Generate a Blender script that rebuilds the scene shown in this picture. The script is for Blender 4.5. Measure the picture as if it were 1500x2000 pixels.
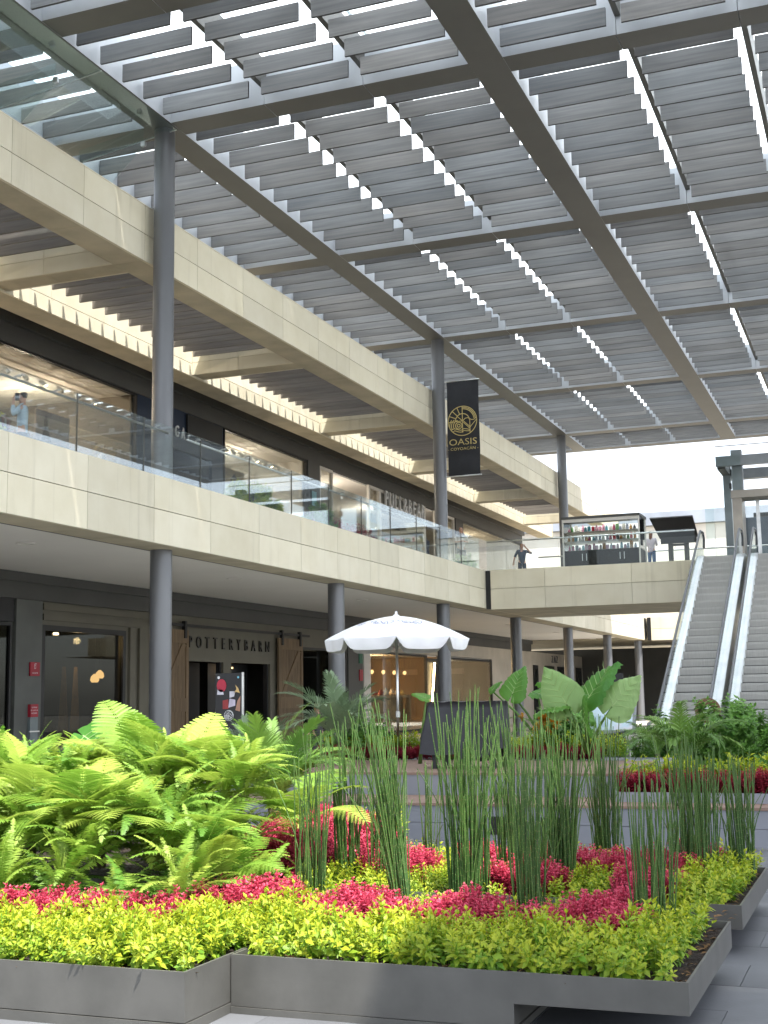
import bpy, bmesh, math, random
import numpy as np
from mathutils import Matrix, Vector, Euler
random.seed(7); rng = np.random.default_rng(7)
sc = bpy.context.scene
for o in list(bpy.data.objects): bpy.data.objects.remove(o)
COL = sc.collection
rad = math.radians

# ------------------------------------------------------------------ camera
EYE = Vector((0, 0, 1.65))
cam_d = bpy.data.cameras.new('camera'); cam = bpy.data.objects.new('camera', cam_d); COL.objects.link(cam)
CR = ((0.932103, 0.065812, 0.356164), (0.361849, -0.126354, -0.923634), (-0.015784, 0.989800, -0.141589))
cam.matrix_world = Matrix.Translation(EYE) @ Matrix(CR).to_4x4()
cam_d.sensor_fit = 'HORIZONTAL'; cam_d.sensor_width = 36.0; cam_d.lens = 36.0 * 2521.9 / 1500.0
cam_d.clip_start = 0.1; cam_d.clip_end = 2000
sc.camera = cam
sc.render.resolution_x = 768; sc.render.resolution_y = 1024

# ------------------------------------------------------------------ world, sun, exposure
SUN_TO = Vector((0.36, -0.29, 1.0)).normalized()
el = math.asin(SUN_TO.z); az = math.atan2(SUN_TO.x, SUN_TO.y)
w = bpy.data.worlds.new('World'); sc.world = w; w.use_nodes = True
nt = w.node_tree; bg = nt.nodes['Background']
sky = nt.nodes.new('ShaderNodeTexSky'); sky.sky_type = 'NISHITA'; sky.sun_disc = False
sky.sun_elevation = el; sky.sun_rotation = az; sky.air_density = 1.0; sky.dust_density = 8.0; sky.ozone_density = 0.6
sky.altitude = 2200
hs = nt.nodes.new('ShaderNodeHueSaturation'); hs.inputs['Saturation'].default_value = 0.35
nt.links.new(sky.outputs[0], hs.inputs['Color']); nt.links.new(hs.outputs[0], bg.inputs[0]); bg.inputs[1].default_value = 0.15
sl = bpy.data.lights.new('sun', 'SUN'); sl.energy = 3.5; sl.angle = rad(0.5); sl.color = (1.0, 0.955, 0.88)
so = bpy.data.objects.new('sun', sl); COL.objects.link(so)
so.rotation_euler = (-SUN_TO).to_track_quat('-Z', 'Y').to_euler(); so.location = (5, -5, 30)
sc.view_settings.view_transform = 'Standard'; sc.view_settings.look = 'None'
sc.view_settings.gamma = 1.0; sc.view_settings.use_curve_mapping = False
sc.view_settings.exposure = 1.62
sc.render.engine = 'CYCLES'
sc.cycles.max_bounces = 8; sc.cycles.diffuse_bounces = 4; sc.cycles.glossy_bounces = 4
sc.cycles.transparent_max_bounces = 16; sc.cycles.transmission_bounces = 6
sc.cycles.caustics_reflective = False; sc.cycles.caustics_refractive = False

# ------------------------------------------------------------------ materials
MAT = {}
def _new(name):
    m = bpy.data.materials.new(name); m.use_nodes = True; MAT[name] = m
    n = m.node_tree; n.nodes.clear()
    out = n.nodes.new('ShaderNodeOutputMaterial')
    return m, n, out
def N(n, t, **k):
    x = n.nodes.new(t)
    for a, b in k.items(): setattr(x, a, b)
    return x
def _mixcol(n, fac, a, b, blend='MIX'):
    x = N(n, 'ShaderNodeMix', data_type='RGBA', blend_type=blend)
    for idx, v in ((0, fac), (6, a), (7, b)):
        if isinstance(v, (int, float)): x.inputs[idx].default_value = v
        elif isinstance(v, tuple): x.inputs[idx].default_value = (*v[:3], 1)
        else: n.links.new(v, x.inputs[idx])
    return x.outputs[2]
def _ramp(n, fac, a, b):
    r = N(n, 'ShaderNodeMapRange'); n.links.new(fac, r.inputs[0])
    r.inputs[1].default_value = a; r.inputs[2].default_value = b
    return r.outputs[0]
def _coords(n, space, stretch):
    if space == 'world':
        g = N(n, 'ShaderNodeNewGeometry').outputs['Position']
    else:
        g = N(n, 'ShaderNodeTexCoord').outputs['Object']
    mp = N(n, 'ShaderNodeMapping'); mp.inputs['Scale'].default_value = stretch
    n.links.new(g, mp.inputs['Vector']); return mp.outputs[0]
def _noise(n, vec, scale, detail=4, rough=.55):
    t = N(n, 'ShaderNodeTexNoise'); t.inputs['Scale'].default_value = scale
    t.inputs['Detail'].default_value = detail; t.inputs['Roughness'].default_value = rough
    n.links.new(vec, t.inputs['Vector']); return t.outputs[0]
def pm(name, base, rough=.6, metal=0., dark=None, scale=2., stretch=(1, 1, 1), lo=.35, hi=.7, objrand=0., bump=0., bscale=40.,
       spec=.5, space='world', streak=0., streakcol=(.1, .09, .07), coat=0., tint=None):
    """procedural surface: base colour mottled towards `dark`, per-piece tone, run-off streaks, fine relief"""
    m, n, out = _new(name)
    b = N(n, 'ShaderNodeBsdfPrincipled'); n.links.new(b.outputs[0], out.inputs[0])
    b.inputs['Roughness'].default_value = rough; b.inputs['Metallic'].default_value = metal
    b.inputs['Specular IOR Level'].default_value = spec; b.inputs['Coat Weight'].default_value = coat
    v = _coords(n, space, stretch)
    dk = dark if dark else tuple(c * .72 for c in base)
    f = _ramp(n, _noise(n, v, scale), lo, hi)
    c = _mixcol(n, f, base, dk)
    if streak:
        v2 = _coords(n, 'world', (2.2, 2.2, .12))
        f2 = _ramp(n, _noise(n, v2, 1.6, 6, .65), .56, .8)
        mu = N(n, 'ShaderNodeMath', operation='MULTIPLY'); n.links.new(f2, mu.inputs[0]); mu.inputs[1].default_value = streak
        c = _mixcol(n, mu.outputs[0], c, streakcol)
    if tint:
        ti = N(n, 'ShaderNodeObjectInfo'); wn = N(n, 'ShaderNodeTexWhiteNoise', noise_dimensions='1D'); n.links.new(ti.outputs['Random'], wn.inputs['W'])
        c = _mixcol(n, 1.0, c, _mixcol(n, wn.outputs[0], (1, 1, 1), tint), 'MULTIPLY')
    if objrand:
        oi = N(n, 'ShaderNodeObjectInfo')
        r = N(n, 'ShaderNodeMapRange'); n.links.new(oi.outputs['Random'], r.inputs[0])
        r.inputs[3].default_value = 1 - objrand; r.inputs[4].default_value = 1 + objrand
        mm = N(n, 'ShaderNodeVectorMath', operation='SCALE'); n.links.new(c, mm.inputs[0]); n.links.new(r.outputs[0], mm.inputs['Scale'])
        c = mm.outputs[0]
    n.links.new(c, b.inputs['Base Color'])
    if bump:
        bp = N(n, 'ShaderNodeBump'); bp.inputs['Strength'].default_value = bump; bp.inputs['Distance'].default_value = .01
        n.links.new(_noise(n, v, bscale, 5), bp.inputs['Height']); n.links.new(bp.outputs[0], b.inputs['Normal'])
    return m
def glass(name, tint=(.93, .97, .96), refl=1.0, rough=0.0, ior=1.45):
    m, n, out = _new(name)
    tr = N(n, 'ShaderNodeBsdfTransparent'); tr.inputs[0].default_value = (*tint, 1)
    gl = N(n, 'ShaderNodeBsdfGlossy'); gl.inputs['Roughness'].default_value = rough; gl.inputs[0].default_value = (.95, .98, 1, 1)
    fr = N(n, 'ShaderNodeFresnel'); fr.inputs[0].default_value = ior
    mu = N(n, 'ShaderNodeMath', operation='MULTIPLY'); n.links.new(fr.outputs[0], mu.inputs[0]); mu.inputs[1].default_value = refl
    mx = N(n, 'ShaderNodeMixShader'); n.links.new(mu.outputs[0], mx.inputs[0]); n.links.new(tr.outputs[0], mx.inputs[1]); n.links.new(gl.outputs[0], mx.inputs[2])
    n.links.new(mx.outputs[0], out.inputs[0]); return m
def emit(name, col, s):
    m, n, out = _new(name); e = N(n, 'ShaderNodeEmission'); e.inputs[0].default_value = (*col, 1); e.inputs[1].default_value = s
    n.links.new(e.outputs[0], out.inputs[0]); return m
def leafmat(name, c1, c2, trans=.35, rough=.45, attr=True, tcol=None, spec=.4):
    """leaf: colour drifts between two hues leaf by leaf; light passes through the blade"""
    m, n, out = _new(name)
    b = N(n, 'ShaderNodeBsdfPrincipled'); b.inputs['Roughness'].default_value = rough; b.inputs['Specular IOR Level'].default_value = spec
    if attr:
        a = N(n, 'ShaderNodeAttribute'); a.attribute_name = 'rnd'; f = a.outputs['Fac']
    else:
        oi = N(n, 'ShaderNodeObjectInfo'); v = _coords(n, 'object', (1, 1, 1)); nz = _noise(n, v, 6)
        ad = N(n, 'ShaderNodeMath', operation='ADD'); n.links.new(oi.outputs['Random'], ad.inputs[0]); n.links.new(nz, ad.inputs[1])
        f = _ramp(n, ad.outputs[0], .35, 1.4)
    c = _mixcol(n, f, c1, c2)
    n.links.new(c, b.inputs['Base Color'])
    t = N(n, 'ShaderNodeBsdfTranslucent')
    if tcol:
        n.links.new(_mixcol(n, .6, c, tcol), t.inputs[0])
    else: n.links.new(c, t.inputs[0])
    mx = N(n, 'ShaderNodeMixShader'); mx.inputs[0].default_value = trans
    n.links.new(b.outputs[0], mx.inputs[1]); n.links.new(t.outputs[0], mx.inputs[2]); n.links.new(mx.outputs[0], out.inputs[0])
    return m

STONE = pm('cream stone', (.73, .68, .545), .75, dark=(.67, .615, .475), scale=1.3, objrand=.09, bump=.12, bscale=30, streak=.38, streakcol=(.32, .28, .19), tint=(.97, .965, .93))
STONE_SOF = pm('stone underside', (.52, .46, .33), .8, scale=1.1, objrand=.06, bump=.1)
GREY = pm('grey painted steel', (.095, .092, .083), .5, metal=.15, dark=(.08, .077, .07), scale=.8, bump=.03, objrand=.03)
COLM = pm('column paint', (.17, .175, .185), .36, metal=.3, dark=(.145, .15, .16), scale=1.5, stretch=(1, 1, .3), bump=.03)
SLAT = pm('weathered slat wood', (.22, .21, .20), .75, dark=(.14, .138, .138), scale=3.0, stretch=(.25, 2, 6), lo=.3, hi=.75, objrand=.2, bump=.25, bscale=25, tint=(.90, .975, 1.05))
BEAMS = pm('skylit beam side', (.40, .42, .45), .5, dark=(.34, .36, .39), scale=.9)  # pale tone on the beam sides stands in for skylight falling on them
SLATE_EDGE = pm('shaded slat edge', (.035, .034, .036), .7, scale=3)  # near-black edging also holds the backlit shade of slat undersides and ends
LIFT = pm('lift steel', (.27, .29, .31), .4, metal=.3, scale=1)
SLATD = pm('brown slat wood', (.21, .19, .165), .75, dark=(.14, .125, .11), scale=3.0, stretch=(.25, 2, 6), objrand=.15, bump=.2)
DARKF = pm('dark fascia', (.075, .075, .07), .55, dark=(.06, .06, .056), scale=.7)
OLIVE = pm('olive grey cladding', (.135, .125, .092), .6, dark=(.11, .10, .075), scale=.9, bump=.05)
WHITE = pm('white plaster', (.70, .67, .62), .85, dark=(.64, .61, .56), scale=.5, bump=.05)
CEIL = pm('ceiling plaster', (.84, .81, .76), .9, dark=(.80, .77, .72), scale=.4)
CREAMW = pm('cream wall', (.45, .40, .33), .8, scale=.6)
WARMW = pm('warm wall', (.42, .31, .20), .7, scale=.8)
TAUPE = pm('taupe wall', (.27, .235, .19), .8, scale=.8)
NAVY = pm('navy panel', (.016, .03, .062), .4, dark=(.012, .022, .045), scale=.8)
BLACK = pm('black paint', (.014, .014, .015), .5, scale=2)
STEEL = pm('brushed steel', (.62, .63, .63), .28, metal=1., dark=(.5, .5, .5), scale=6, stretch=(1, .05, 1))
DECK = pm('escalator deck aluminium', (.72, .73, .74), .35, metal=.75, dark=(.6, .61, .62), scale=4, stretch=(1, .1, 1))
STEP = pm('escalator step', (.46, .45, .43), .5, metal=.25, dark=(.38, .37, .355), scale=14, stretch=(8, .2, .2), objrand=.05)
RUBBER = pm('handrail rubber', (.10, .105, .115), .4, scale=3)
PLANT = pm('planter steel', (.118, .116, .107), .5, metal=.15, dark=(.086, .085, .078), scale=3.2, bump=.05, streak=.25, streakcol=(.065, .062, .055))
SLATE = pm('slate riser', (.235, .245, .275), .6, dark=(.20, .21, .235), scale=1.4, bump=.05)
TREAD = pm('terrace wood', (.25, .165, .125), .65, dark=(.19, .125, .10), scale=3, stretch=(.3, 6, 1), bump=.1)
PAVE = pm('paving stone', (.14, .147, .16), .55, dark=(.105, .11, .12), scale=2.2, objrand=.10, bump=.12, bscale=50)
PAVEG = pm('cream bounce paving', (.58, .55, .49), .5, dark=(.52, .49, .43), scale=1.2)  # unseen floor made this pale to bounce light up to the ceiling
PAVEF = pm('pale court paving', (.30, .295, .28), .6, dark=(.25, .245, .235), scale=1.2, objrand=.05)
JOINT = pm('paving bed', (.075, .078, .085), .9, scale=4)
SOIL = pm('soil', (.035, .022, .014), .95, dark=(.012, .008, .006), scale=22, bump=1.0, bscale=60, lo=.3, hi=.6)
BARN = pm('barn door wood', (.20, .135, .075), .7, dark=(.12, .08, .045), scale=3, stretch=(2, 4, .4), objrand=.12, bump=.2)
RED = pm('red sign', (.36, .012, .03), .45, scale=3)
LETW = pm('white letter', (.85, .85, .86), .4, scale=3)
LETD = pm('dark letter', (.022, .02, .018), .5, scale=3)
GOLD = pm('gold print', (.60, .48, .20), .45, metal=.2, scale=3)
BANNER = pm('banner fabric', (.014, .015, .019), .8, dark=(.022, .023, .028), scale=2.5, bump=.2, bscale=8)
CLOTH = pm('black cloth', (.021, .022, .027), .6, dark=(.03, .031, .037), scale=3, bump=.3, bscale=10)
CANVAS = pm('umbrella canvas', (.82, .82, .83), .8, dark=(.78, .78, .80), scale=2, bump=.1, bscale=10)
INK = pm('blue print', (.30, .32, .50), .8, scale=3)
RUST = pm('rust brown sign', (.18, .085, .05), .6, scale=3)
SKIN = pm('skin', (.50, .29, .20), .55, scale=5, space='object')
HAIRD = pm('dark hair', (.018, .013, .011), .5, scale=20, space='object')
HAIRB = pm('brown hair', (.16, .055, .02), .5, scale=20, space='object')
SHIRTB = pm('light blue shirt', (.42, .53, .62), .8, dark=(.33, .43, .52), scale=6, space='object')
SHIRTW = pm('white shirt', (.78, .77, .75), .8, scale=6, space='object')
DRESS = pm('dark blue clothing', (.035, .045, .075), .8, scale=6, space='object')
JEANS = pm('blue jeans', (.09, .16, .30), .8, scale=10, space='object')
PANTS = pm('dark trousers', (.03, .03, .04), .8, scale=6, space='object')
BLOUSE = pm('pale flowered blouse', (.62, .57, .60), .8, dark=(.45, .40, .48), scale=18, space='object')
GL = glass('clear glass', (.93, .965, .955), 1.0)
GLB = glass('balustrade glass', (.94, .97, .965), .38)
GLW = glass('shop window glass', (.90, .90, .88), .55)
GLD = glass('dark shop glass', (.50, .50, .47), .12)
GLC = glass('canopy glass', (.92, .965, .96), .22)
LAMP = emit('spot lamp', (1, .78, .45), 14)
STRIP = emit('led strip', (1, .72, .33), 5)
GLOW = emit('warm lamp', (1, .62, .25), 1.3)
SCREEN = pm('map print', (.62, .74, .84), .4, dark=(.80, .66, .74), scale=2.2, lo=.5, hi=.62)
def roofglass():
    m, n, out = _new('frosted roof glass')
    t = N(n, 'ShaderNodeBsdfTranslucent'); t.inputs[0].default_value = (.86, .90, .93, 1)
    d = N(n, 'ShaderNodeBsdfTransparent'); d.inputs[0].default_value = (.9, .95, .97, 1)
    mx = N(n, 'ShaderNodeMixShader'); mx.inputs[0].default_value = .12
    n.links.new(t.outputs[0], mx.inputs[1]); n.links.new(d.outputs[0], mx.inputs[2]); n.links.new(mx.outputs[0], out.inputs[0]); return m
ROOFG = roofglass()
LIME = leafmat('lime leaf', (.45, .49, .03), (.15, .33, .03), .40, .5)
LIMEY = LIME
REDL = leafmat('red leaf', (.64, .085, .16), (.36, .025, .06), .30, .5)
REDD = leafmat('dull red leaf', (.40, .03, .06), (.19, .014, .028), .25, .5)
FERN = leafmat('fern leaf', (.42, .52, .09), (.20, .36, .045), .40, .5, attr=False)
FERND = leafmat('sword fern leaf', (.32, .47, .08), (.12, .27, .035), .38, .5, attr=False)
PALM = leafmat('palm leaf', (.22, .36, .07), (.10, .21, .04), .3, .45, attr=False)
PALMD = leafmat('grey palm leaf', (.24, .33, .19), (.14, .21, .11), .25, .5, attr=False)
ALOC = leafmat('elephant ear leaf', (.12, .30, .045), (.05, .19, .025), .40, .4, attr=False, tcol=(.30, .55, .12))
ALOCP = leafmat('pale elephant ear leaf', (.36, .52, .22), (.26, .42, .14), .35, .45, attr=False)
SHRUB = leafmat('shrub leaf', (.15, .31, .05), (.07, .19, .035), .3, .42)
STALK = leafmat('plant stalk', (.13, .24, .05), (.09, .17, .035), .15, .5, attr=False)
YELF = leafmat('yellow flower', (.62, .36, .03), (.55, .24, .02), .3, .5)
def horsetail():
    m, n, out = _new('horsetail stem')
    b = N(n, 'ShaderNodeBsdfPrincipled'); b.inputs['Roughness'].default_value = .5
    a = N(n, 'ShaderNodeAttribute'); a.attribute_name = 'rnd'
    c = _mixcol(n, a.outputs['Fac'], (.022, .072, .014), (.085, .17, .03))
    g = N(n, 'ShaderNodeNewGeometry'); sx = N(n, 'ShaderNodeSeparateXYZ'); n.links.new(g.outputs['Position'], sx.inputs[0])
    ad = N(n, 'ShaderNodeMath', operation='ADD'); n.links.new(sx.outputs[2], ad.inputs[0]); n.links.new(a.outputs['Fac'], ad.inputs[1])
    mo = N(n, 'ShaderNodeMath', operation='PINGPONG'); n.links.new(ad.outputs[0], mo.inputs[0]); mo.inputs[1].default_value = .035
    lt = N(n, 'ShaderNodeMath', operation='LESS_THAN'); n.links.new(mo.outputs[0], lt.inputs[0]); lt.inputs[1].default_value = .0035
    c = _mixcol(n, lt.outputs[0], c, (.13, .17, .055)); n.links.new(c, b.inputs['Base Color']); n.links.new(b.outputs[0], out.inputs[0]); return m
HORSE = horsetail()

# ------------------------------------------------------------------ mesh helpers
class MB:
    def __init__(s): s.v = []; s.f = []
    def add(s, vs, fs):
        k = len(s.v); s.v += [tuple(p) for p in vs]; s.f += [tuple(i + k for i in f) for f in fs]; return s
    def box(s, x0, x1, y0, y1, z0, z1):
        if x0 > x1: x0, x1 = x1, x0
        if y0 > y1: y0, y1 = y1, y0
        if z0 > z1: z0, z1 = z1, z0
        return s.add([(x0, y0, z0), (x1, y0, z0), (x1, y1, z0), (x0, y1, z0), (x0, y0, z1), (x1, y0, z1), (x1, y1, z1), (x0, y1, z1)],
                     [(0, 3, 2, 1), (4, 5, 6, 7), (0, 1, 5, 4), (1, 2, 6, 5), (2, 3, 7, 6), (3, 0, 4, 7)])
    def poly(s, pts, d):
        """flat polygon extruded by vector d"""
        n = len(pts); d = Vector(d); q = [Vector(p) for p in pts]
        return s.add(q + [p + d for p in q], [tuple(range(n - 1, -1, -1)), tuple(range(n, 2 * n))] + [(i, (i + 1) % n, (i + 1) % n + n, i + n) for i in range(n)])
    def tube(s, pts, r, n=8, caps=True):
        pts = [Vector(p) for p in pts]; R = r if isinstance(r, (list, tuple)) else [r] * len(pts)
        k = len(s.v); up = Vector((0, 0, 1)); rings = []
        prev = None
        for i, p in enumerate(pts):
            t = (pts[min(i + 1, len(pts) - 1)] - pts[max(i - 1, 0)]).normalized()
            if prev is None:
                a = t.cross(up) if abs(t.z) < .95 else t.cross(Vector((1, 0, 0)))
            else: a = prev - t * prev.dot(t)
            a.normalize(); b = t.cross(a); prev = a
            for j in range(n):
                th = 2 * math.pi * j / n
                s.v.append(tuple(p + (a * math.cos(th) + b * math.sin(th)) * R[i]))
        for i in range(len(pts) - 1):
            for j in range(n):
                s.f.append((k + i * n + j, k + i * n + (j + 1) % n, k + (i + 1) * n + (j + 1) % n, k + (i + 1) * n + j))
        if caps:
            s.f.append(tuple(k + j for j in range(n - 1, -1, -1))); e = k + (len(pts) - 1) * n
            s.f.append(tuple(e + j for j in range(n)))
        return s
    def lathe(s, prof, n=24, c=(0, 0, 0)):
        k = len(s.v)
        for r, z in prof:
            for j in range(n):
                th = 2 * math.pi * j / n; s.v.append((c[0] + r * math.cos(th), c[1] + r * math.sin(th), c[2] + z))
        for i in range(len(prof) - 1):
            for j in range(n): s.f.append((k + i * n + j, k + i * n + (j + 1) % n, k + (i + 1) * n + (j + 1) % n, k + (i + 1) * n + j))
        return s
    def ribbon(s, pts, wd, closed=False):
        """flat stroke in local XY"""
        n = len(pts); k = len(s.v)
        for i, p in enumerate(pts):
            a = pts[(i - 1) % n] if (closed or i) else pts[i]; b = pts[(i + 1) % n] if (closed or i < n - 1) else pts[i]
            dx, dy = b[0] - a[0], b[1] - a[1]; l = math.hypot(dx, dy) or 1
            nx, ny = -dy / l * wd / 2, dx / l * wd / 2
            s.v += [(p[0] + nx, p[1] + ny, 0), (p[0] - nx, p[1] - ny, 0)]
        for i in range(n if closed else n - 1):
            j = (i + 1) % n; s.f.append((k + 2 * i, k + 2 * i + 1, k + 2 * j + 1, k + 2 * j))
        return s
    def mesh(s, name, smooth=False):
        me = bpy.data.meshes.new(name); me.from_pydata(s.v, [], s.f); me.update()
        if smooth: me.polygons.foreach_set('use_smooth', [True] * len(me.polygons))
        return me
W = {}
I4 = Matrix.Identity(4)
def link(name, data, mat=None, parent=None, M=None):
    o = bpy.data.objects.new(name, data); COL.objects.link(o)
    M = M if M is not None else I4
    if parent is not None:
        o.parent = parent; o.matrix_parent_inverse = W[parent.name].inverted()
    o.matrix_basis = M; W[o.name] = M.copy()
    if mat is not None and data is not None and len(data.materials) == 0: data.materials.append(mat)
    return o
def ob(name, mb, mat, parent=None, M=None, smooth=False):
    return link(name, mb.mesh(name, smooth), mat, parent, M)
def tag(o, label, cat=None, group=None, kind=None):
    o['label'] = label
    if cat: o['category'] = cat
    if group: o['group'] = group
    if kind: o['kind'] = kind
    return o
def thing(name, label, cat, loc, group=None, kind=None):
    o = link(name, None, None, None, Matrix.Translation(loc)); o.empty_display_size = .2
    return tag(o, label, cat, group, kind)
UNIT = MB().box(-.5, .5, -.5, .5, -.5, .5).mesh('block')
_blk = {}
def block(name, mat, parent, x0, x1, y0, y1, z0, z1):
    """box piece that shares one block mesh per material"""
    k = mat.name
    if k not in _blk:
        _blk[k] = UNIT.copy(); _blk[k].name = 'block_' + k.replace(' ', '_'); _blk[k].materials.append(mat)
    M = Matrix.Translation(((x0 + x1) / 2, (y0 + y1) / 2, (z0 + z1) / 2)) @ Matrix.Diagonal((abs(x1 - x0), abs(y1 - y0), abs(z1 - z0), 1))
    return link(name, _blk[k], None, parent, M)
def npmesh(name, V, F, mat, rnd=None, smooth=False):
    me = bpy.data.meshes.new(name); V = np.asarray(V, np.float32); F = np.asarray(F, np.int32); k = F.shape[1]
    me.vertices.add(len(V)); me.vertices.foreach_set('co', V.ravel())
    me.loops.add(F.size); me.loops.foreach_set('vertex_index', F.ravel())
    me.polygons.add(len(F)); me.polygons.foreach_set('loop_start', np.arange(0, F.size, k, dtype=np.int32))
    try: me.polygons.foreach_set('loop_total', np.full(len(F), k, np.int32))
    except Exception: pass
    if smooth: me.polygons.foreach_set('use_smooth', np.ones(len(F), bool))
    me.update(calc_edges=True); me.validate()
    if rnd is not None:
        a = me.attributes.new('rnd', 'FLOAT', 'POINT'); a.data.foreach_set('value', np.asarray(rnd, np.float32))
    me.materials.append(mat); return me
_tx = {}
def text_mesh(t, size, ext=.0, sx=1.0):
    c = bpy.data.curves.new('t', 'FONT'); c.body = t; c.size = size; c.extrude = ext; c.align_x = 'CENTER'; c.align_y = 'CENTER'
    c.resolution_u = 3
    o = bpy.data.objects.new('t', c); COL.objects.link(o); bpy.context.view_layer.update()
    me = bpy.data.meshes.new_from_object(o.evaluated_get(bpy.context.evaluated_depsgraph_get()))
    bpy.data.objects.remove(o); bpy.data.curves.remove(c)
    if sx != 1: me.transform(Matrix.Diagonal((sx, 1, 1, 1)))
    me.materials.clear(); return me
PX = Matrix(((0, 0, 1, 0), (1, 0, 0, 0), (0, 1, 0, 0), (0, 0, 0, 1)))       # plane facing +X: local x -> +Y, y -> +Z
PY = Matrix(((1, 0, 0, 0), (0, 0, -1, 0), (0, 1, 0, 0), (0, 0, 0, 1)))      # plane facing -Y
def inview(p, pad=.05):
    c = cam.matrix_world.inverted() @ Vector(p) if False else Matrix(CR).transposed() @ (Vector(p) - EYE)
    if c.z > -.1: return False
    x = c.x / -c.z * 2521.9 / 750; y = c.y / -c.z * 2521.9 / 1000
    return abs(x) < 1 + pad and abs(y) < 1 + pad
# ================================================================== SETTING
B0, BAY = 22.92, 9.05                      # first column line and column spacing along the mall
COLY = [B0 + BAY * k for k in range(7)]
XC = -13.75
ground = ob('ground', MB().box(-90, 90, -60, 140, -.4, -.012), JOINT); ground['kind'] = 'structure'
for i in range(-7, 3):
    for j in range(28):
        x0 = i * .9 + .45 * (j % 2); y0 = 4.2 + j * .6
        if y0 > 14.3 or not (inview((x0 + .45, y0 + .3, 0), .25)): continue
        block('paving_slab', PAVE, ground, x0 + .002, x0 + .898, y0 + .002, y0 + .598, -.03, random.uniform(-.002, .001))
block('paving_field', PAVEF, ground, -9.5, 60, 14.4, 130, -.03, -.003)
block('paving_field', PAVEG, ground, -60, -9.51, 14.4, 130, -.03, -.003)
block('paving_field', PAVE, ground, -60, -7.0, -40, 14.39, -.03, -.003)
block('paving_field', PAVE, ground, 2.8, 60, -40, 14.39, -.03, -.003)
block('paving_field', PAVE, ground, -6.99, 2.79, -40, 4.15, -.03, -.003)

# ------------------------------------------------------------------ gallery building on the left
bld = thing('gallery_building', 'two storey cream stone mall building with open upper gallery running down the left side', 'building', (-20, 45, 0))
YA, YB = 10.0, 77.2
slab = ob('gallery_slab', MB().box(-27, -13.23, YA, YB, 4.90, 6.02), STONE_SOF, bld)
JS = [17.1 + 2.265 * k for k in range(-3, 27)]
for a, b in zip(JS[:-1], JS[1:]):
    if a > YB - .5: break
    b = min(b, YB)
    block('stone_panel', STONE, slab, -13.22, -13.14, a + .006, b - .006, 4.69, 5.355)
    block('stone_panel', STONE, slab, -13.22, -13.14, a + .006, b - .006, 5.37, 6.03)
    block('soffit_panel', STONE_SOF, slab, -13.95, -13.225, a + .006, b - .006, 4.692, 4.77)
ob('joint_backing', MB().box(-13.9, -13.226, YA, YB, 4.78, 6.0), BLACK, slab)
ceil = ob('gallery_ceiling', MB().box(-20, -14.25, YA, 76, 4.86, 4.895), CEIL, bld)
ob('ceiling_trim', MB().box(-14.24, -13.96, YA, 76, 4.74, 4.80), DARKF, ceil)
for k in range(7):                               # downlights in the ceiling by the columns
    ob('downlight', MB().lathe([(.0, 4.855), (.16, 4.855), (.16, 4.84), (.2, 4.84), (.2, 4.858)], 16, (-16.2, COLY[k] - 1.2, 0)), CEIL, ceil)
for k, y in enumerate(COLY):                     # ground floor columns
    c = ob('column', MB().lathe([(.225, 0), (.225, 4.69)], 32, (XC, y, 0)), COLM, bld, smooth=True)
    ob('base_ring', MB().lathe([(.25, 0), (.25, .1), (.225, .1)], 32, (XC, y, 0)), COLM, c)
# upper stone beam, inner beam and the stone cross beams with slats between them
sb = ob('stone_beam', MB().box(-14.78, -14.13, YA, 74.7, 10.9, 12.0), BLACK, bld)
JB = [18.17 + 2.24 * k for k in range(-3, 26)]
for a, b in zip(JB[:-1], JB[1:]):
    if a > 74: break
    b = min(b, 74.7)
    block('stone_panel', STONE, sb, -14.12, -14.05, a + .006, b - .006, 10.83, 11.41)
    block('stone_panel', STONE, sb, -14.12, -14.05, a + .006, b - .006, 11.425, 12.04)
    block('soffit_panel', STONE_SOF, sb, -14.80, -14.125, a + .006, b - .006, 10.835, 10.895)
    block('coping', STONE, sb, -14.80, -14.05, a + .004, b - .004, 12.045, 12.07)
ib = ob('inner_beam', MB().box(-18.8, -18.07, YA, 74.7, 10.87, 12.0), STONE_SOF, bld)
for a, b in zip(JB[:-1], JB[1:]):
    if a > 74: break
    b = min(b, 74.7)
    block('stone_panel', STONE, ib, -18.06, -18.0, a + .006, b - .006, 10.80, 11.16)
    block('stone_panel', STONE, ib, -18.06, -18.0, a + .006, b - .006, 11.175, 12.04)
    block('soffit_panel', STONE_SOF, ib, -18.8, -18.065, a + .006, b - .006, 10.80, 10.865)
for k in range(-1, 6):
    y = B0 - .03 + BAY * k
    cb = ob('cross_beam', MB().box(-17.995, -14.805, y - .28, y + .28, 10.90, 11.62), STONE_SOF, bld)
    for x0, x1 in ((-17.99, -16.53), (-16.52, -14.81)):
        for z0, z1 in ((10.84, 11.19), (11.2, 11.66)):
            block('stone_panel', STONE, cb, x0, x1, y - .34, y - .285, z0, z1)
            block('stone_panel', STONE, cb, x0, x1, y + .285, y + .34, z0, z1)
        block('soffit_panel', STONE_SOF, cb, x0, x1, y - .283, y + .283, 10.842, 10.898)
    if k < 5:
        for j in range(15):
            yy = y + .62 + j * .556
            block('slat', SLATD, cb, -17.8, -14.83, yy, yy + .05, 11.28, 11.66)
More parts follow.
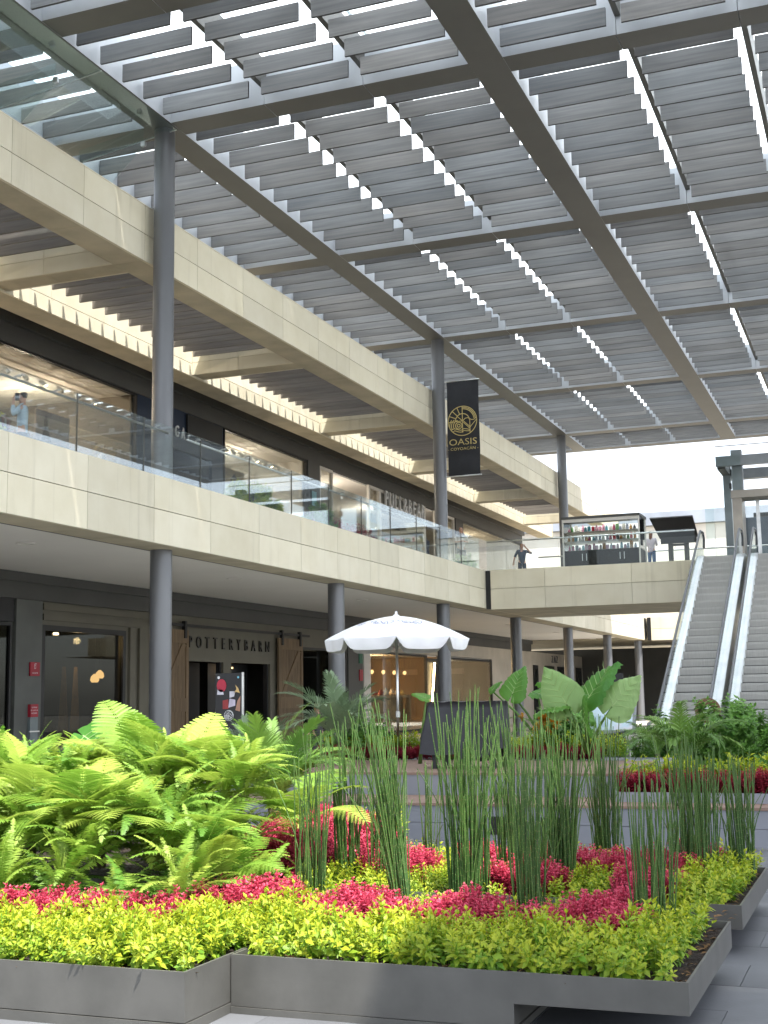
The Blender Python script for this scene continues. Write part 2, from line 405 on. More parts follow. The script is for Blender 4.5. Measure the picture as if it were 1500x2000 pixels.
# gallery roof behind the inner beam, dark fascia over the shops
ob('upper_roof', MB().box(-27, -18.81, YA, 74.7, 11.5, 12.0), STONE_SOF, bld)
fa = ob('upper_fascia', MB().box(-20.4, -19.95, YA, 74.7, 10.55, 11.49), DARKF, bld)
ob('fascia_step', MB().box(-19.945, -19.80, YA, 74.7, 11.05, 11.49), DARKF, fa)
fb = ob('lower_fascia', MB().box(-20.4, -19.95, YA, 76, 4.2, 4.855), DARKF, bld)
ob('fascia_step', MB().box(-19.945, -19.85, YA, 76, 4.62, 4.853), DARKF, fb)
ob('back_wall', MB().box(-27.3, -27.01, YA, YB, 0, 12), TAUPE, bld)
ob('upper_floor_finish', MB().box(-26.9, -13.3, YA, YB, 6.024, 6.032), CREAMW, bld)

# ------------------------------------------------------------------ canopy roof over the mall
roof = thing('canopy_roof', 'high grey steel pergola roof with rows of weathered wood slats and frosted glass above', 'roof', (-6.5, 40, 13.76))
ZR = 13.76
RY0, RY1 = 9.4, 63.6
M1, M2, M3 = (-14.06, -13.42), (-6.82, -6.13), (.44, 1.12)
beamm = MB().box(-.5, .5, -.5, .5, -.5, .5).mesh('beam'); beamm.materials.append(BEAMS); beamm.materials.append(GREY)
for p in beamm.polygons: p.material_index = 1 if p.normal.z < -.5 else 0  # sides take the painted skylight tone, undersides the dark grey
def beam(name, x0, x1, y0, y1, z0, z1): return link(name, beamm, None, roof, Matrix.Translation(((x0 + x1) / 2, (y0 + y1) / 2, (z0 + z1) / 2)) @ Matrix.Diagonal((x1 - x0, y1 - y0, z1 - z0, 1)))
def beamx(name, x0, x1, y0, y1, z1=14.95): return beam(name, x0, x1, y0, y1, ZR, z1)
beamx('main_beam', *M1, RY0, RY1); beamx('main_beam', *M2, RY0, RY1); beamx('main_beam', *M3, RY0, RY1); beamx('main_beam', 8.2, 8.88, -9, RY1)  # last beam runs on to carry the added shading bay
CY = [9.72, 13.87, 18.4] + COLY[:5] + [63.3]
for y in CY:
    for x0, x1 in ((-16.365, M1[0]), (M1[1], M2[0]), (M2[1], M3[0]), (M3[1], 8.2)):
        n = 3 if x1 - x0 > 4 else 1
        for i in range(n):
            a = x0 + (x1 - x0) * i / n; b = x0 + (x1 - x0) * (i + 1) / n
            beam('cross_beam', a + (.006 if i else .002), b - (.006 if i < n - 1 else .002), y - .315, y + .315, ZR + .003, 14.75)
# slat bays: columns of slats between main beams and purlins
XCOL = [(-16.36, -14.13), (-13.36, -11.37), (-11.09, -9.18), (-8.91, -6.90), (-6.07, -4.06), (-3.77, -1.92), (-1.60, .36), (1.2, 3.2), (3.55, 5.6), (5.95, 8.1)]
PUR = [-11.22, -9.03, -3.9, -1.75, 3.37, 5.77]
for x in PUR:
    for a, b in zip(CY[:-1], CY[1:]):
        block('purlin', GREY, roof, x - .055, x + .055, a + .32, b - .32, ZR + .36, 14.7)
beamx('edge_beam', -16.44, -16.37, RY0, RY1, 14.6)
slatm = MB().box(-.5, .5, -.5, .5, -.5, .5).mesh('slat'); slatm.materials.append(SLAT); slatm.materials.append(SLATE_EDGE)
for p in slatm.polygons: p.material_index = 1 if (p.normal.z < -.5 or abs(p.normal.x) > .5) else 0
slats = []
for (x0, x1) in XCOL:
    for a, b in zip(CY[:-1], CY[1:]):
        n = max(2, int(round((b - a - .63) / .765)))
        for j in range(n):
            y = a + .315 + (b - a - .63) * (j + .5) / n
            slats.append((x0, x1, y))
slats.sort(key=lambda s: (not (inview(((s[0] + s[1]) / 2, s[2], ZR), .02) or inview((s[0], s[2], ZR)) or inview((s[1], s[2], ZR))), math.hypot((s[0] + s[1]) / 2, s[2])))
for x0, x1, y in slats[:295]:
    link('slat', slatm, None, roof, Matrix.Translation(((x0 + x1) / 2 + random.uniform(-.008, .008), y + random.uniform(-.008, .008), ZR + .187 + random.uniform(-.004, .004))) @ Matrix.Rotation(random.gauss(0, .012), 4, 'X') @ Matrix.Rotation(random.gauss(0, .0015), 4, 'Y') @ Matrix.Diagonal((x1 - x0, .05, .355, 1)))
rest = MB()
for x0, x1, y in slats[295:]: rest.box(x0, x1, y - .026, y + .026, ZR + .012, ZR + .352)
tag(ob('distant_slats', rest, SLAT, roof), 'far and hidden rows of weathered wood slats', kind='stuff')
# frosted glazing, one pane per slat column and third of a bay
for (x0, x1) in XCOL:
    for a, b in zip(CY[:-1], CY[1:]):
        n = max(1, int(round((b - a) / 3.0)))
        for i in range(n):
            p = a + (b - a) * i / n; q = a + (b - a) * (i + 1) / n
            block('glass_pane', ROOFG, roof, x0 - (.17 if x0 > -16 else .07), x1 + .17, p + .012, q - .012, 14.98, 15.0)
# added bay out of view, run towards the viewer to shade the nearest planter
for y in (-8.6, -4.2, .3, 4.9):
    beam('cross_beam', 3.0, 8.2, y - .315, y + .315, ZR + .003, 14.75)
side = MB()
for j in range(24): side.box(3.2, 8.1, -8.2 + j * .765 - .026, -8.2 + j * .765 + .026, ZR + .012, ZR + .352)
tag(ob('shade_bay_slats', side, SLAT, roof), 'slats of the added unseen bay that shades the planter', kind='stuff')
beamx('edge_beam', 2.75, 3.1, -9, 9.7)  # edge of the added bay, set where the planter's shade begins
for j in range(6): block('glass_pane', ROOFG, roof, 2.8, 8.3, -8.8 + j * 3.05, -8.8 + j * 3.05 + 3.03, 14.98, 15.0)  # panes over the added shading bay
for k in (0, 2, 4):                              # tall columns from the gallery floor to the roof
    y = COLY[k]
    ob('tall_column', MB().lathe([(.22, 6.03), (.22, ZR)], 32, (XC, y, 0)), COLM, roof, smooth=True)

# ------------------------------------------------------------------ sloping glass canopy at the top left
cg = thing('glass_canopy', 'sloping clear glass canopy sheets hung under the roof above the stone beam, top left', 'glass canopy', (-14.6, 18, 13.4))
for i, (a, b) in enumerate(((13.9, 16.9), (16.93, 19.95), (19.98, 22.8))):
    m = MB().poly([(-13.4, a, 13.70), (-15.75, a, 13.38), (-15.75, b, 13.38), (-13.4, b, 13.70)], (0, 0, -.018))
    p = ob('glass_pane', m, GLC, cg)
    ob('bright_edge', MB().box(-.0, 2.37, 0, .02, -.02, 0), STEEL, p, Matrix.Translation((-15.75, b + .003, 13.383)) @ Matrix.Rotation(-math.atan2(.32, 2.35), 4, 'Y'))
ob('gutter', MB().box(-15.2, -14.83, 12, 23.4, 12.08, 12.3), STEEL, cg)
for y in (19.2, 22.3):
    ob('glass_fin', MB().poly([(-13.9, y, 13.60), (-15.5, y, 13.38), (-15.5, y, 12.3), (-14.9, y, 12.3), (-13.9, y, 13.2)], (0, .015, 0)), GLC, cg)
    ob('clamp', MB().box(-13.95, -13.85, y - .02, y + .04, 13.2, 13.3), STEEL, cg)

# ------------------------------------------------------------------ walkway bridge at the end of the court
br = thing('walkway_bridge', 'cream stone clad walkway bridge crossing the court behind the escalators', 'bridge', (-7, 47, 4.6))
bd = ob('deck', MB().box(-13.1, 6, 44.04, 49.8, 4.72, 6.0), STONE_SOF, br)
ob('floor_finish', MB().box(-13.2, 6, 43.99, 49.8, 6.003, 6.03), CREAMW, br)
for a, b in zip([-12.95, -10.98, -7.95 + .0, -5.0, -2.0, 1.0], [-10.98, -7.95, -5.0, -2.0, 1.0, 4.0]):
    block('stone_panel', STONE, br, a + .006, b - .006, 43.95, 44.03, 4.64, 5.355)
    block('stone_panel', STONE, br, a + .006, b - .006, 43.95, 44.03, 5.37, 6.03)
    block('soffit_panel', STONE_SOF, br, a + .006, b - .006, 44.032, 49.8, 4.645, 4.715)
ob('shadow_gap', MB().box(-13.13, -12.96, 43.98, 44.2, 4.66, 6.02), BLACK, br)

# ------------------------------------------------------------------ end building beyond the court
eb = thing('end_building', 'white clad building closing the far end of the court behind the kiosk', 'building', (-4, 82, 0))
es = ob('end_slab', MB().box(-13.0, 12, 77.0, 84, 4.76, 6.0), STONE_SOF, eb)
for i in range(9):
    a = -12.9 + 2.6 * i
    block('stone_panel', STONE, es, a + .006, a + 2.594, 76.9, 76.99, 4.69, 5.355)
    block('stone_panel', STONE, es, a + .006, a + 2.594, 76.9, 76.99, 5.37, 6.05)
ob('corner_gap', MB().box(-13.12, -12.92, 76.93, 77.2, 4.7, 6.04), BLACK, es)
ew = ob('wall', MB().box(-24, 14, 82.1, 84, 6.0, 12.0), WHITE, eb)
for i in range(14):
    for j in range(5):
        block('wall_panel', WHITE, ew, -22 + 2.5 * i + .01, -19.5 + 2.5 * i - .01, 82.0, 82.09, 6.1 + j * 1.2, 7.29 + j * 1.2)
ob('parapet', MB().box(-24, 14, 81.7, 84, 12.12, 12.95), pm('blue grey metal roof', (.36, .40, .47), .5, scale=.6), eb)
ob('side_slab', MB().box(-27, -13.05, 77.25, 96, 4.86, 6.0), STONE_SOF, eb)
ob('lower_wall', MB().box(-27, 14, 90, 90.4, 0, 4.7), DARKF, eb)
ob('upper_ceiling', MB().box(-13, 14, 77.3, 90, 4.72, 4.75), TAUPE, eb)
for x in (-11.2, -7.6, -4.0):
    d = ob('doorway', MB().box(x, x + 1.9, 89.85, 89.98, 0, 3.2), BLACK, eb)
    ob('header', MB().box(x - .15, x + 2.05, 89.8, 89.99, 3.21, 3.6), CREAMW, d)
# ================================================================== BALUSTRADES
bal = thing('glass_balustrade', 'long frameless glass balustrade with steel handrail along the upper gallery edge', 'balustrade', (-13.25, 30, 6.03))
GJ = [19.14 + 2.242 * k for k in range(-4, 12)]
for a, b in zip(GJ[:-1], GJ[1:]):
    block('glass_pane', GLB, bal, -13.245, -13.23, a + .008, min(b, 43.6) - .008, 6.035, 7.13)
    block('edge_strip', GREY, bal, -13.25, -13.225, a - .004, a + .004, 6.04, 7.13)
for a, b in ((10.5, 22.55), (23.3, 40.6), (41.4, 43.6)):
    ob('handrail', MB().tube([(-13.38, a, 7.04), (-13.38, b, 7.04)], .024, 8), STEEL, bal, smooth=True)
    n = int((b - a) / 1.12) + 1
    for i in range(n):
        y = a + .3 + i * 1.12
        if y < b: ob('bracket', MB().tube([(-13.235, y, 7.08), (-13.30, y, 7.08), (-13.38, y - .02, 7.045)], .017, 6), STEEL, bal)
bal2 = thing('glass_balustrade', 'glass balustrade with steel handrail along the front edge of the bridge', 'balustrade', (-9, 44.1, 6.03))
for i in range(5):
    a = -13.1 + i * 1.46
    block('glass_pane', GLB, bal2, a + .006, a + 1.454, 44.06, 44.075, 6.035, 7.12)
ob('handrail', MB().tube([(-13.1, 44.15, 7.06), (-5.8, 44.15, 7.06)], .026, 8), STEEL, bal2, smooth=True)
for i in range(7): ob('bracket', MB().tube([(-12.8 + i * 1.1, 44.075, 7.08), (-12.8 + i * 1.1, 44.15, 7.05)], .016, 6), STEEL, bal2)
bal3 = thing('glass_balustrade', 'lower glass balustrade with rail on the far edge of the bridge behind the kiosk', 'balustrade', (-6, 49.6, 6.03))
for i in range(10):
    a = -12.6 + i * 1.3
    block('glass_pane', GLB, bal3, a + .006, a + 1.294, 49.62, 49.635, 6.035, 7.0)
ob('handrail', MB().tube([(-12.6, 49.55, 7.0), (.4, 49.55, 7.0)], .028, 8), STEEL, bal3, smooth=True)

# ================================================================== SHOP ROOMS (parts of the building)
def room(name, y0, y1, z0, z1, wall, depth=5.5, side0=True, side1=True, flo=TAUPE, cei=CEIL):
    r = ob(name, MB().box(-20 - depth - .1, -20 - depth, y0, y1, z0, z1), wall, bld)
    if side0: ob('side_wall', MB().box(-20 - depth, -20.1, y0, y0 + .08, z0, z1), wall, r)
    if side1: ob('side_wall', MB().box(-20 - depth, -20.1, y1 - .08, y1, z0, z1), wall, r)
    ob('room_ceiling', MB().box(-20 - depth, -20.1, y0 + .09, y1 - .09, z1 - .06, z1), cei, r)
    ob('room_floor', MB().box(-20 - depth, -20.05, y0 + .09, y1 - .09, z0, z0 + .03), flo, r)
    return r
def plight(x, y, z, e, col=(1, .8, .55), r=.02):
    l = bpy.data.lights.new('shop_light', 'POINT'); l.energy = e; l.color = col; l.shadow_soft_size = r
    o = bpy.data.objects.new('shop_light', l); COL.objects.link(o); o.location = (x, y, z); return o
def window(y0, y1, z0, z1, pane, frame, n=1, fw=.06, x=-20.0, parent=None):
    f = ob('window', MB().box(x - .06, x + .05, y0, y1, z1 - fw, z1).box(x - .06, x + .05, y0, y1, z0, z0 + fw)
           .box(x - .06, x + .05, y0, y0 + fw, z0 + fw, z1 - fw).box(x - .06, x + .05, y1 - fw, y1, z0 + fw, z1 - fw), frame, parent or bld)
    for i in range(n):
        a = y0 + fw + (y1 - y0 - 2 * fw) * i / n; b = y0 + fw + (y1 - y0 - 2 * fw) * (i + 1) / n
        block('pane', pane, f, x - .012, x, a + .004, b - .004, z0 + fw, z1 - fw)
    return f
# upper shops ------------------------------------------------------
UZ0, UZ1 = 6.04, 10.55
room('shop_room', 18.0, 31.8, UZ0, UZ1, TAUPE, 5.2)
window(18.0, 31.85, UZ0, UZ1 - .02, GLW, BLACK, 5, .05)
room('shop_room', 32.0, 37.1, UZ0, UZ1, NAVY, 5.0, flo=TAUPE, cei=NAVY)
room('shop_room', 37.2, 43.7, UZ0, UZ1, WHITE, 4.5)
window(37.2, 43.75, UZ0, UZ1 - .02, GLW, BLACK, 3, .05)
ob('pilaster', MB().box(-20.2, -19.92, 43.78, 44.86, UZ0, UZ1), DARKF, bld)
room('shop_room', 44.9, 62.9, UZ0, UZ1, CREAMW, 5.0)
for a, b, n in ((44.9, 46.2, 1), (50.0, 51.3, 1), (51.3, 57.2, 2), (58.6, 61.6, 2)):
    window(a, b, UZ0, UZ1 - .02, GLW, WHITE, n, .12)
ob('pilaster', MB().box(-20.2, -19.92, 61.7, 62.9, UZ0, UZ1), BLACK, bld)
room('shop_room', 63.0, 74.5, UZ0, UZ1, TAUPE, 5.0)
window(63.0, 74.5, UZ0, UZ1 - .02, GLW, BLACK, 4, .06)
gap = ob('shop_entrance', MB().box(-20.15, -19.98, 31.9, 32.75, UZ0, UZ1).box(-20.15, -19.98, 36.4, 37.15, UZ0, UZ1).box(-20.15, -19.98, 32.75, 36.4, 9.3, UZ1), NAVY, bld)
block('pane', GLD, gap, -20.1, -20.085, 32.76, 36.39, UZ0, 9.29)
ob('shop_partition', MB().box(-22.2, -22.1, 33.2, 36.0, UZ0, 8.3), TAUPE, gap)
for y in (20.5, 25.0, 29.5): plight(-22.3, y, 9.6, 95, (1, .82, .62))
plight(-22, 40.5, 9.5, 110, (1, .88, .72)); plight(-22, 48, 9.5, 85, (1, .88, .72)); plight(-22, 56, 9.5, 55, (1, .88, .72)); plight(-22, 68, 9.5, 60)
for y in (33.6, 35.2): plight(-21.6, y, 9.9, 60, (.7, .8, 1))
def track(label, y0, y1, n, x=-21.0, z=10.36, lit=()):
    t = thing('track_light', label, 'track light', (x, (y0 + y1) / 2, z))
    ob('rail', MB().box(x - .02, x + .02, y0, y1, z, z + .04), WHITE, t)
    for i in range(n):
        y = y0 + (y1 - y0) * (i + .5) / n
        h = ob('spot_head', MB().tube([(x, y, z - .02), (x, y, z - .06), (x + .05, y + .02, z - .09), (x + .14, y + .05, z - .2)], [.02, .05, .06, .065], 10), WHITE, t)
        ob('spot_lens', MB().tube([(x + .14, y + .05, z - .2), (x + .143, y + .051, z - .206)], [.055, .055], 10), LAMP if i in lit else DARKF, h)
track('track of white spotlights under the ceiling of the brown upper shop by the first column', 19.5, 31.4, 15, lit=(6, 11, 14))
track('track of white spotlights in the pale upper shop beside the navy storefront', 37.6, 43.4, 10, lit=(6, 8))
# shop furniture seen through the glass
ct = tag(ob('shop_counter', MB().box(-20.9, -20.5, 22.5, 30.0, 6.04, 8.52), pm('oak veneer', (.36, .26, .16), .5, scale=4, stretch=(1, 6, 1)), None), 'oak display counter behind the glass of the brown upper shop', 'counter')
ps = tag(ob('shop_poster', MB().box(-21.25, -21.2, 28.75, 30.3, 8.5, 9.6), pm('poster print', (.62, .52, .47), .6, dark=(.40, .33, .30), scale=.9, lo=.5, hi=.6), None), 'pale fashion poster with a figure on the wall inside the brown shop', 'poster')
ob('printed_figure', MB().poly([(-21.195, 29.2 + (y - 27.95) * .45, 8.52 + (z - 6.95) * .72) for y, z in ((27.5, 6.95), (27.6, 7.5), (27.8, 7.75), (27.75, 8.1), (27.95, 8.3), (28.15, 8.1), (28.1, 7.75), (28.4, 7.5), (28.7, 6.95))], (.004, 0, 0)), pm('figure print', (.12, .08, .07), .6, scale=4), ps)
ps = tag(ob('shop_poster', MB().box(-20.45, -20.4, 38.0, 39.5, 7.6, 9.4), pm('yellow poster', (.66, .50, .26), .6, dark=(.6, .42, .26), scale=1), None), 'yellow poster of a dark haired figure in the pale shop window', 'poster')
ob('printed_figure', MB().poly([(-20.395, y - .3, z + .62) for y, z in ((38.4, 6.95), (38.5, 7.6), (38.75, 7.9), (38.75, 8.4), (39.05, 8.65), (39.35, 8.4), (39.35, 7.9), (39.6, 7.6), (39.7, 6.95))], (.004, 0, 0)), pm('dark figure print', (.06, .035, .03), .6, scale=4), ps)
for i, (y, z) in enumerate(((44.2, 8.85), (44.2, 8.2))):
    q = tag(ob('window_screen', MB().box(-19.9, -19.86, y - .2, y + .2, z, z + .55), (pm('cyan screen', (.16, .42, .48), .4, scale=3), pm('pink screen', (.52, .20, .40), .4, scale=3))[i], None),
            ('turquoise notice panel on the grey pilaster of the upper gallery', 'pink notice panel below the turquoise one on the upper pilaster')[i], 'notice')
    ob('frame', MB().box(-19.91, -19.875, y - .24, y + .24, z - .04, z + .59), BLACK, q)
# mannequin head in the navy shop
mh = thing('mannequin_bust', 'white mannequin bust behind the glass of the navy shop', 'mannequin', (-20.7, 31.2, 6.04))
ob('head', MB().lathe([(.0, 7.30), (.06, 7.31), (.1, 7.36), (.115, 7.45), (.1, 7.55), (.05, 7.61), (0, 7.62)], 14, (-20.7, 31.2, 1.1)), WHITE, mh, smooth=True)
ob('torso', MB().lathe([(.05, 7.30), (.06, 7.22), (.2, 7.12), (.22, 6.9), (.16, 6.6), (.2, 6.4), (.2, 6.04)], 14, (-20.7, 31.2, 1.1)), WHITE, mh, smooth=True)
ob('plinth', MB().box(-20.95, -20.45, 30.95, 31.45, 6.04, 7.135), OLIVE, mh)

# ground floor shops ----------------------------------------------
block('end_cladding', DARKF, bld, -20.2, -19.97, 10, 22.0, 0, 4.19)
w0 = window(22.0, 26.3, .1, 3.6, GLD, BLACK, 2, .08); room('shop_room', 21.9, 26.4, 0.01, 4.15, pm('grey green wall', (.20, .23, .19), .8, scale=.5), 4.5)
ob('header', MB().box(-20.1, -19.98, 22.0, 26.4, 3.62, 4.19), BLACK, w0)
ob('pilaster', MB().box(-20.3, -19.93, 26.42, 27.48, 0, 4.19), pm('grey green pilaster', (.115, .12, .11), .6, scale=.8), bld)
pw = ob('shop_wall', MB().box(-20.2, -19.98, 27.5, 34.75, 3.6, 4.19).box(-20.2, -19.98, 27.5, 31.4, 0, .5).box(-20.2, -19.98, 31.4, 34.75, 0, 3.6)
        .box(-20.2, -19.98, 34.75, 40.6, 2.83, 4.19).box(-20.2, -19.98, 37.2, 37.75, 0, 2.83).box(-20.2, -19.98, 40.6, 43.0, 0, 4.19)
        .box(-20.2, -19.98, 43.0, 47.5, 3.5, 4.19).box(-20.2, -19.98, 43.0, 47.5, 0, .4), OLIVE, bld)
for z in (3.72, 3.98): block('trim_board', OLIVE, pw, -19.975, -19.92, 27.52, 32.2, z, z + .16)
for y in (31.55, 32.05): block('trim_post', OLIVE, pw, -19.975, -19.9, y, y + .28, 0, 3.7)
for y0, y1 in ((34.75, 37.2), (37.75, 40.6)):
    block('door_opening', BLACK, pw, -20.9, -20.85, y0, y1, 0, 2.83)
    block('door_frame', BLACK, pw, -20.2, -20.05, y0 + .002, y0 + .1, 0, 2.83); block('door_frame', BLACK, pw, -20.2, -20.05, y1 - .1, y1 - .002, 0, 2.83)
window(27.5, 31.4, .5, 3.6, GLD, BLACK, 1, .14); window(43.02, 47.4, .4, 3.5, GLD, BLACK, 2, .08)
room('shop_room', 27.5, 34.0, .01, 4.1, DARKF, 5, cei=DARKF, flo=DARKF); room('shop_room', 43.0, 47.5, .01, 4.1, DARKF, 5, cei=DARKF)
for i, (y, z, x) in enumerate(((31.45, 2.3, -21.0), (32.0, 2.42, -21.2))):
    l = thing('table_lamp', ('golden pendant lamp in the dark home shop window', 'smaller golden pendant lamp deeper in the dark home shop')[i], 'lamp', (x, y, z))
    ob('shade', MB().lathe([(.03, z + .12), (.11, z + .04), (.13, z - .06), (.09, z - .12)], 16, (x, y, 0)), GLOW, l, smooth=True)
    ob('cord', MB().tube([(x, y, z + .2), (x, y, 4.0)], .01, 5), BLACK, l)
for i, y in enumerate((29.95, 30.5)):
    l = thing('drape', ('golden drape lit from above in the dark home shop window', 'second golden drape beside the first in the dark shop window')[i], 'drape', (-21.0, y, .4))
    ob('fabric', MB().add([(-21.0 + .05 * math.sin(k * 1.9), y + (k - 4) * (.015 + .05 * j / 3), 2.6 - .7 * j) for j in range(4) for k in range(9)], [(j * 9 + k, j * 9 + k + 1, j * 9 + k + 10, j * 9 + k + 9) for j in range(3) for k in range(8)]), pm('gold drape', (.45, .28, .10), .6, scale=5), l)
plight(-20.8, 30.3, 3.3, 25, (1, .7, .35), .1)
for i, (y, z) in enumerate(((29.0, 3.42), (38.7, 2.66), (38.75, 2.42))):
    l = tag(ob('ceiling_spot', MB().lathe([(0, z), (.07 if i != 1 else .16, z), (.07 if i != 1 else .16, z + .05), (0, z + .05)], 12, (-20.6, y, 0)), LAMP if i == 0 else GLOW, None),
            ('bright white ceiling spot in the dark home shop window', 'amber lamp glowing above the right shop doorway', 'smaller amber lamp just under the one in the right doorway')[i], 'lamp')
# sliding barn doors
def barn(y0, y1, label):
    d = thing('barn_door', label, 'door', (-19.85, (y0 + y1) / 2, .05))
    n = 7; wv = (y1 - y0 - .3) / n
    for i in range(n): block('plank', BARN, d, -19.9, -19.86, y0 + .15 + i * wv + .004, y0 + .15 + (i + 1) * wv - .004, .1, 3.7)
    for a, b in ((y0, y0 + .15), (y1 - .15, y1)): block('stile', BARN, d, -19.9, -19.83, a, b, .05, 3.75)
    for z in (.05, 1.3, 3.35): block('rail', BARN, d, -19.858, -19.825, y0 + .152, y1 - .152, z, z + .4)
    ob('brace', MB().poly([(-19.858, y0 + .16, 1.75), (-19.858, y0 + .4, 1.72), (-19.858, y1 - .16, 3.3), (-19.858, y1 - .4, 3.33)], (.03, 0, 0)), BARN, d)
    for y in (y0 + .25, y1 - .25): ob('hanger', MB().box(-19.9, -19.78, y - .06, y + .06, 3.5, 4.02), BLACK, d)
    return d
barn(32.95, 34.72, 'wooden sliding barn door beside the first column, left of the shop entrance')
barn(41.0, 43.0, 'braced wooden sliding barn door to the right of the shop entrance')
ob('door_track', MB().box(-19.86, -19.82, 32.5, 43.6, 3.86, 3.94), BLACK, bld)
def sign(txt, label, y0, y1, z, size, mat, sx, ext=.02, x=-19.95, group=None):
    s = thing('shop_sign', label, 'sign', (x, (y0 + y1) / 2, z))
    n = len(txt)
    for i, ch in enumerate(txt):
        if ch == ' ': continue
        y = y0 + (y1 - y0) * (i + .5) / n
        link('letter', text_mesh(ch, size, ext, sx), mat, s, Matrix.Translation((x, y, z)) @ PX)
    return s
sign('POTTERYBARN', 'row of dark capital letters reading POTTERY BARN above the shop doors', 34.75, 40.6, 3.40, .52, LETD, .85)
sign('GAP', 'slim white letters reading GAP on the navy upper shopfront', 33.95, 35.05, 9.83, .52, LETW, .62)
ob('sign_backing', MB().box(-20.3, -20.06, 51.4, 57.0, 9.65, 10.5), TAUPE, bld)
sign('PULL&BEAR', 'large white letters reading PULL&BEAR over the upper shop windows', 51.5, 56.8, 10.14, .95, LETW, .82, .04, -19.85)
tag(ob('blank_sign', MB().box(-19.97, -19.9, 34.7, 36.95, 9.86, 10.5), BLACK, None), 'black rectangular sign board on the navy upper shopfront', 'sign')
# red equipment signs on the pilaster
s1 = thing('extinguisher_sign', 'square red extinguisher sign high on the grey pilaster', 'sign', (-19.92, 27.15, 2.45))
ob('board', MB().box(-19.92, -19.88, 26.96, 27.34, 2.3, 2.64), RED, s1)
ob('pictogram', MB().ribbon([(-.03, -.02), (-.03, .06), (.02, .06), (.02, -.02)], .012, True).ribbon([(-.03, .07), (-.01, .1), (.05, .1)], .014), LETW, s1, Matrix.Translation((-19.877, 27.15, 2.5)) @ PX)
link('lettering', text_mesh('EXTINTOR', .05), LETW, s1, Matrix.Translation((-19.877, 27.15, 2.37)) @ PX)
s2 = thing('fire_cabinet', 'narrow fire cabinet with red lettered top low on the grey pilaster', 'cabinet', (-19.92, 27.1, .4))
ob('red_head', MB().box(-19.925, -19.84, 26.95, 27.26, 1.29, 1.6), RED, s2)
ob('glass_door', MB().box(-19.925, -19.845, 26.95, 27.26, .4, 1.285), pm('grey cabinet', (.17, .21, .22), .3, scale=2), s2)
for i, t in enumerate(('ROMPASE', 'EN CASO DE', 'INCENDIO')): link('lettering', text_mesh(t, .05), LETW, s2, Matrix.Translation((-19.838, 27.1, 1.52 - i * .07)) @ PX)
ob('handle', MB().box(-19.845, -19.82, 26.9, 27.3, .92, .95), STEEL, s2)
# warm lit store beyond the umbrella
ob('pilaster', MB().box(-20.3, -19.94, 47.52, 49.05, 0, 4.19), DARKF, bld)
ob('pillar', MB().box(-20.2, -19.9, 49.07, 49.8, 0, 3.6), WHITE, bld)
ws = ob('shop_wall', MB().box(-20.25, -19.96, 49.05, 76.0, 3.55, 4.19).box(-20.25, -19.97, 67.6, 72.4, 0, 3.55).box(-20.25, -19.97, 58.9, 59.6, 0, 3.55).box(-20.25, -19.97, 73.6, 76, 0, 3.55), pm('pale shop wall', (.50, .455, .39), .8, scale=.5), bld)
window(49.82, 57.0, .1, 3.52, GLW, BLACK, 3, .08); room('shop_room', 49.1, 58.8, .01, 3.54, WARMW, 5)
block('door_leaf', BLACK, ws, -20.1, -20.02, 57.0, 58.9, 0, 3.4)
window(59.65, 67.6, .1, 3.5, GLW, BLACK, 2, .1); room('shop_room', 59.4, 67.8, .01, 3.54, CREAMW, 4)
window(72.5, 73.6, .1, 3.2, GLW, BLACK, 1, .1)
plight(-22, 53, 3.0, 170, (1, .68, .34)); plight(-22, 63.5, 3.0, 110, (1, .8, .55))
for i, (ya, za, yb, zb) in enumerate(((50.9, 2.95, 51.0, .9), (58.0, 3.2, 57.45, 1.0))):
    tag(ob('light_bar', MB().tube([(-20.6 if i == 0 else -19.93, ya, za), (-20.6 if i == 0 else -19.93, yb, zb)], .05, 8), STRIP, None),
        ('slim leaning light bar at the left of the amber shop', 'slim leaning light bar beside the black door of the amber shop')[i], 'lamp')
tag(ob('shop_shelf', MB().box(-21.1, -20.6, 50.2, 56.5, 1.6, 1.72).box(-21.1, -21.0, 50.2, 56.5, 0.05, 1.6).box(-20.8, -20.6, 50.2, 50.4, .05, 1.6).box(-20.8, -20.6, 56.3, 56.5, .05, 1.6), STRIP if False else pm('lit shelf', (.7, .5, .25), .5, scale=2), None), 'amber display shelf inside the warm lit shop', 'shelf')
for i, (z, m, t) in enumerate(((3.0, pm('green sign', (.02, .16, .09), .5, scale=3), 'small green emergency sign on the dark pilaster behind the umbrella'), (2.3, RED, 'small red emergency sign under the green one behind the umbrella'))):
    tag(ob('wall_sign', MB().box(-19.94, -19.9, 48.6, 48.95, z, z + .45), m, None), t, 'sign')
# far shops of the wing that returns beyond the bridge
fw = ob('far_wing_wall', MB().box(-20.3, -20.0, 76.05, 90, 0, 4.2), pm('far pale wall', (.47, .43, .37), .8, scale=.5), bld)
for y, wd, m in ((76.4, 1.1, BLACK), (79.2, 2.4, BLACK), (82.6, 2.2, BLACK), (87.9, 1.6, BLACK)):
    f = block('far_window', m, fw, -19.99, -19.94, y, y + wd, .05, 3.4); f['label'] = 'dark framed far shop window'
    block('lit_pane', GLW if y != 79.2 else pm('amber glass', (.5, .34, .2), .3, scale=1), fw, -19.935, -19.93, y + .2, y + wd - .2, .1, 3.2)
fs = thing('shop_sign', 'small navy letters on the pale wall of the farthest ground floor shop', 'sign', (-19.93, 81.7, 3.85))
for i, ch in enumerate('ZAZ'): link('letter', text_mesh(ch, .62, .01, 1.1), NAVY, fs, Matrix.Translation((-19.92, 81.1 + i * .62, 3.82)) @ PX)
